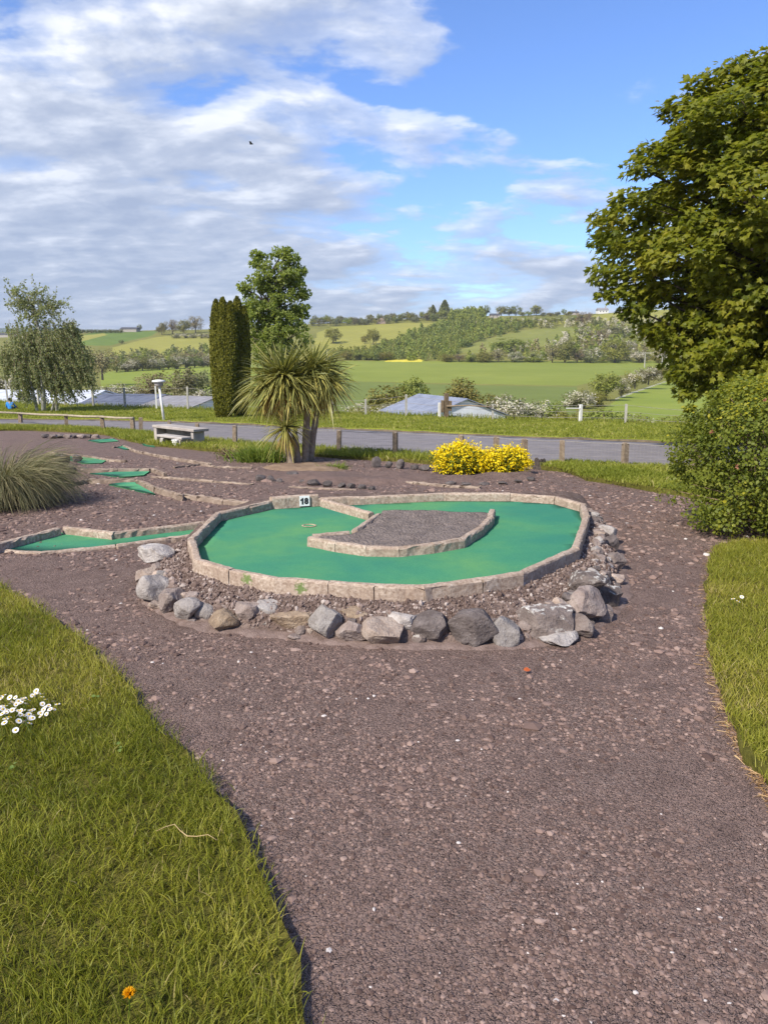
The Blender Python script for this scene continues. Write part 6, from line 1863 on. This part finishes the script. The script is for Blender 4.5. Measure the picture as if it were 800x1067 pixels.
def house(px, row, wpx, hpx, roofm, wallm, label, gable=False, depth=7, name='house', wins=2):
    p = PT(px, row); s = p.y / FPX * 1.02; W = wpx * s; H = hpx * s
    t = thing(name, label, 'barn' if name == 'barn' else 'house', p)
    ev = H * .55
    mb = MB(); box(mb, (p.x, p.y, p.z - 1), (W, depth, ev + 1), 0); 
    link('wall', mb.mesh('wall', wallm), t)
    mb = MB(); x0, x1 = p.x - W / 2 - .3, p.x + W / 2 + .3; d = depth / 2 + .3
    if gable:
        V = [(x0, p.y - d, p.z + ev), (x0, p.y + d, p.z + ev), (p.x, p.y + d, p.z + H), (p.x, p.y - d, p.z + H), (x1, p.y - d, p.z + ev), (x1, p.y + d, p.z + ev)]
        F = [(0, 3, 2, 1), (3, 4, 5, 2), (0, 1, 5, 4)]
        m2 = MB(); m2.add([(x0 + .3, p.y - d + .32, p.z + ev), (x1 - .3, p.y - d + .32, p.z + ev), (p.x, p.y - d + .32, p.z + H - .25)], [(0, 1, 2)]); link('gable', m2.mesh('gable', wallm), t)
    else:
        V = [(x0, p.y - d, p.z + ev), (x1, p.y - d, p.z + ev), (x1, p.y, p.z + H), (x0, p.y, p.z + H), (x0, p.y + d, p.z + ev), (x1, p.y + d, p.z + ev)]
        F = [(0, 1, 2, 3), (3, 2, 5, 4), (0, 3, 4), (1, 5, 2), (0, 4, 5, 1)]
    mb.add(V, F); link('roof', mb.mesh('roof', roofm), t)
    for k in range(wins):
        mb = MB(); box(mb, (p.x - W / 2 + W * (k + .7) / (wins + .4), p.y - depth / 2 - .01, p.z + ev * .35), (W * .10, .06, ev * .4), 0); link('window', mb.mesh('window', M['slate']), t)
    if name != 'barn':
        mb = MB(); box(mb, (p.x + W * .3, p.y, p.z + H - .6), (.9, .9, 1.7), 0); link('chimney', mb.mesh('chimney', M['stained']), t)
    return t
house(627, 325, 10, 5.2, M['roof_grey'], M['white'], 'white house on the right ridge', wins=3)
house(650, 323.5, 9, 3.6, M['slate'], M['stained'], 'low dark roofed house right of the white one on the ridge')
house(597, 326.5, 9, 3.2, M['slate'], M['offwhite'], 'low house with a dark roof on the ridge left of the white one')
house(397, 337, 9, 5.8, M['roof_grey'], M['rock_pink'], 'cream gabled house among trees on the centre ridge', True)
house(515, 331, 9, 4, M['slate'], M['offwhite'], 'small house half hidden by trees right of the ridge plantation')
house(136, 345.5, 16, 4.2, M['slate'], M['offwhite'], 'long dark roofed barn alone on the left crest', name='barn', wins=0, depth=9)
house(7, 351, 16, 3.6, M['slate'], M['stained'], 'low dark farm building far away at the left edge', name='barn', wins=0, depth=9)
def pole(px, base, top, label, bar=True, Y=None):
    p = AT(px, base, Y) if Y else PT(px, base); c, r = ray(px, top); H = EYE + r * p.y - p.z
    t = thing('utility_pole', label, 'pole', p)
    mb = MB(); tube(mb, [p - Vector((0, 0, .3)), p + Vector((0, 0, H))], [.22, .16], 7); link('shaft', mb.mesh('shaft', M['greypost']), t)
    if bar:
        mb = MB(); box(mb, (p.x, p.y - .25, p.z + H * .93), (3.2, .2, .22), 0); link('crossarm', mb.mesh('crossarm', M['greypost']), t)
pole(671, 383, 367, 'pale utility pole with a crossarm at the far edge of the green field')
pole(689, 383, 372, 'plain pale pole right of the one with a crossarm', False)

# ------------------------------------------------------------------ small things in the lawn
def daisy_proto(R0=.0105):
    mb = MB(); k = 13; V = [(0, 0, .002)]
    F = []
    for i in range(k):
        a = 2 * math.pi * i / k; da = .20
        b = len(V); V += [(.003 * math.cos(a - da), .003 * math.sin(a - da), .0015), (R0 * math.cos(a - da * .9), R0 * math.sin(a - da * .9), .003), (R0 * 1.08 * math.cos(a), R0 * 1.08 * math.sin(a), .0025), (R0 * math.cos(a + da * .9), R0 * math.sin(a + da * .9), .003), (.003 * math.cos(a + da), .003 * math.sin(a + da), .0015)]
        F.append((b, b + 1, b + 2, b + 3, b + 4))
    mb.add(V, F); pet = mb.mesh('petals', M['petal'])
    mb = MB(); Vs, Fs = ico(2); mb.add(Vs * [.0040, .0040, .0022] + [0, 0, .0032], Fs); eye = mb.mesh('centre', M['yolk'], True)
    mb = MB(); tube(mb, [(0, 0, -.075), (.004, .002, -.035), (0, 0, .001)], .0011, 5); stem = mb.mesh('stem', M['lowplant'])
    return pet, eye, stem
DP = daisy_proto()
def daisy(px, py, label, group, up=.085, sc=1.0):
    p = P(px, py, float(0) + up); p.z = float(lawn_z(p.x, p.y)) + up - .035 + .02
    t = thing('daisy', label, 'flower', p, group)
    for nme, me in zip(('petals', 'centre', 'stem'), DP):
        o = bpy.data.objects.new(nme, me); COL.objects.link(o); o.parent = t
    t.rotation_euler = (random.gauss(.35, .3), random.gauss(0, .3), random.uniform(0, 6.28)); t.scale = (sc,) * 3
cl = [(3, 732), (12, 731), (17, 731), (5, 729), (34, 729), (38, 728), (42, 727), (46, 728), (44, 731), (36, 730), (24, 733), (27, 732), (20, 735), (15, 737), (11, 738), (18, 738), (22, 737), (13, 736), (26, 735), (28, 738), (44, 737), (45, 738), (49, 734), (57, 736), (60, 739), (57, 744), (52, 740), (48, 742), (46, 744), (53, 744), (33, 745), (35, 744), (24, 743), (22, 745), (25, 745), (20, 745), (3, 740), (6, 740), (4, 743), (0, 742), (8, 744), (13, 744), (15, 743), (6, 746), (8, 747), (3, 748), (20, 750), (22, 749), (26, 750), (31, 749), (36, 750), (32, 753), (35, 753), (43, 748), (44, 751), (50, 749), (7, 754), (5, 758), (20, 756), (26, 757), (32, 759), (18, 766), (-3, 738), (-4, 745), (10, 752), (38, 724), (30, 734)]
for x, y in cl: daisy(x + random.uniform(-.8, .8), y, 'white daisy in the dense patch at the left edge of the near lawn', 'daisies in the left lawn patch', .085, random.uniform(.85, 1.2))
for x, y in ((763, 627), (768, 629), (772, 625)): daisy(x, y, 'white daisy in the right lawn below the big shrub', 'daisies in the right lawn', .07, 1.2)
def dandelion():
    p = P(135, 1036, .11); t = thing('dandelion', 'single orange yellow dandelion flower in the near lawn', 'flower', p)
    n = 150; an = RNG.uniform(0, 6.283, n); el = RNG.random(n)
    d = np.stack([np.cos(an) * (1 - el * .75), np.sin(an) * (1 - el * .75), .12 + el * .6], -1); mb = MB()
    leaves(mb, np.tile(np.array(p), (n, 1)) + d * .002, np.cross(d, RNG.normal(size=(n, 3))), .0165, (LEAF4[0] * [.45, 1, 1], LEAF4[1]), RNG.random(n), 0, d); link('petals', mb.mesh('petals', M['dandelion']), t)
    mb = MB(); tube(mb, [p - Vector((.01, 0, .09)), p - Vector((.002, 0, .04)), p], .0018, 6); link('stem', mb.mesh('stem', M['lowplant']), t)
dandelion()
def stalk():
    mb = MB(); pts = [P(x, y, .105) for x, y in ((163, 866), (172, 864), (182, 860), (188, 864), (195, 869), (205, 872), (217, 872), (226, 876))]
    for i, q in enumerate(pts): q.z += .008 * math.sin(i * 1.3)
    tube(mb, pts, [.0008, .0012, .0016, .0018, .0018, .0016, .0014, .0008], 5)
    single('dry_stalk', mb.mesh('dry_stalk', M['straw'], True), 'pale curled dry grass stalk lying on the near lawn', 'dry stalk', pts[3])
    p = P(545, 700, .012); p.z += .01; n = 5; mb = MB()
    leaves(mb, np.tile(np.array(p), (1, 1)), np.array([[.1, -.5, 1.0]]), .04, LEAF6, .5, 0, np.array([[1., .2, 0]]))
    single('fallen_leaf', mb.mesh('fallen_leaf', M['redleaf'], True), 'small red brown leaf lying on the path below the edging stones', 'leaf', p)
stalk()
def bird():
    p = AT(262, 150, 70); mb = MB(); V, F = ico(2); mb.add(V * [.18, .06, .05] + np.array(p), F)
    for sg in (-1, 1): mb.add([tuple(p + Vector((.1, 0, 0))), tuple(p + Vector((-.12, 0, .02))), tuple(p + Vector((-.15, sg * .28, .14))), tuple(p + Vector((.02, sg * .25, .14)))], [(0, 1, 2, 3)])
    single('bird', mb.mesh('bird', M['black']), 'tiny dark bird flying in the cloudy sky', 'bird', p)
bird()

def haze():
    mb = MB(); box(mb, (0, 1500, -27), (9300, 6300, 100))
    m = bpy.data.materials.new('thin_air'); m.use_nodes = True; nt = m.node_tree; nt.nodes.clear()
    out = nt.nodes.new('ShaderNodeOutputMaterial'); v = nt.nodes.new('ShaderNodeVolumePrincipled')
    v.inputs['Color'].default_value = (.86, .92, 1, 1); v.inputs['Density'].default_value = .00017; v.inputs['Anisotropy'].default_value = .2
    nt.links.new(v.outputs[0], out.inputs['Volume'])
    struct('haze', mb.mesh('haze', m), 'stuff')
haze()
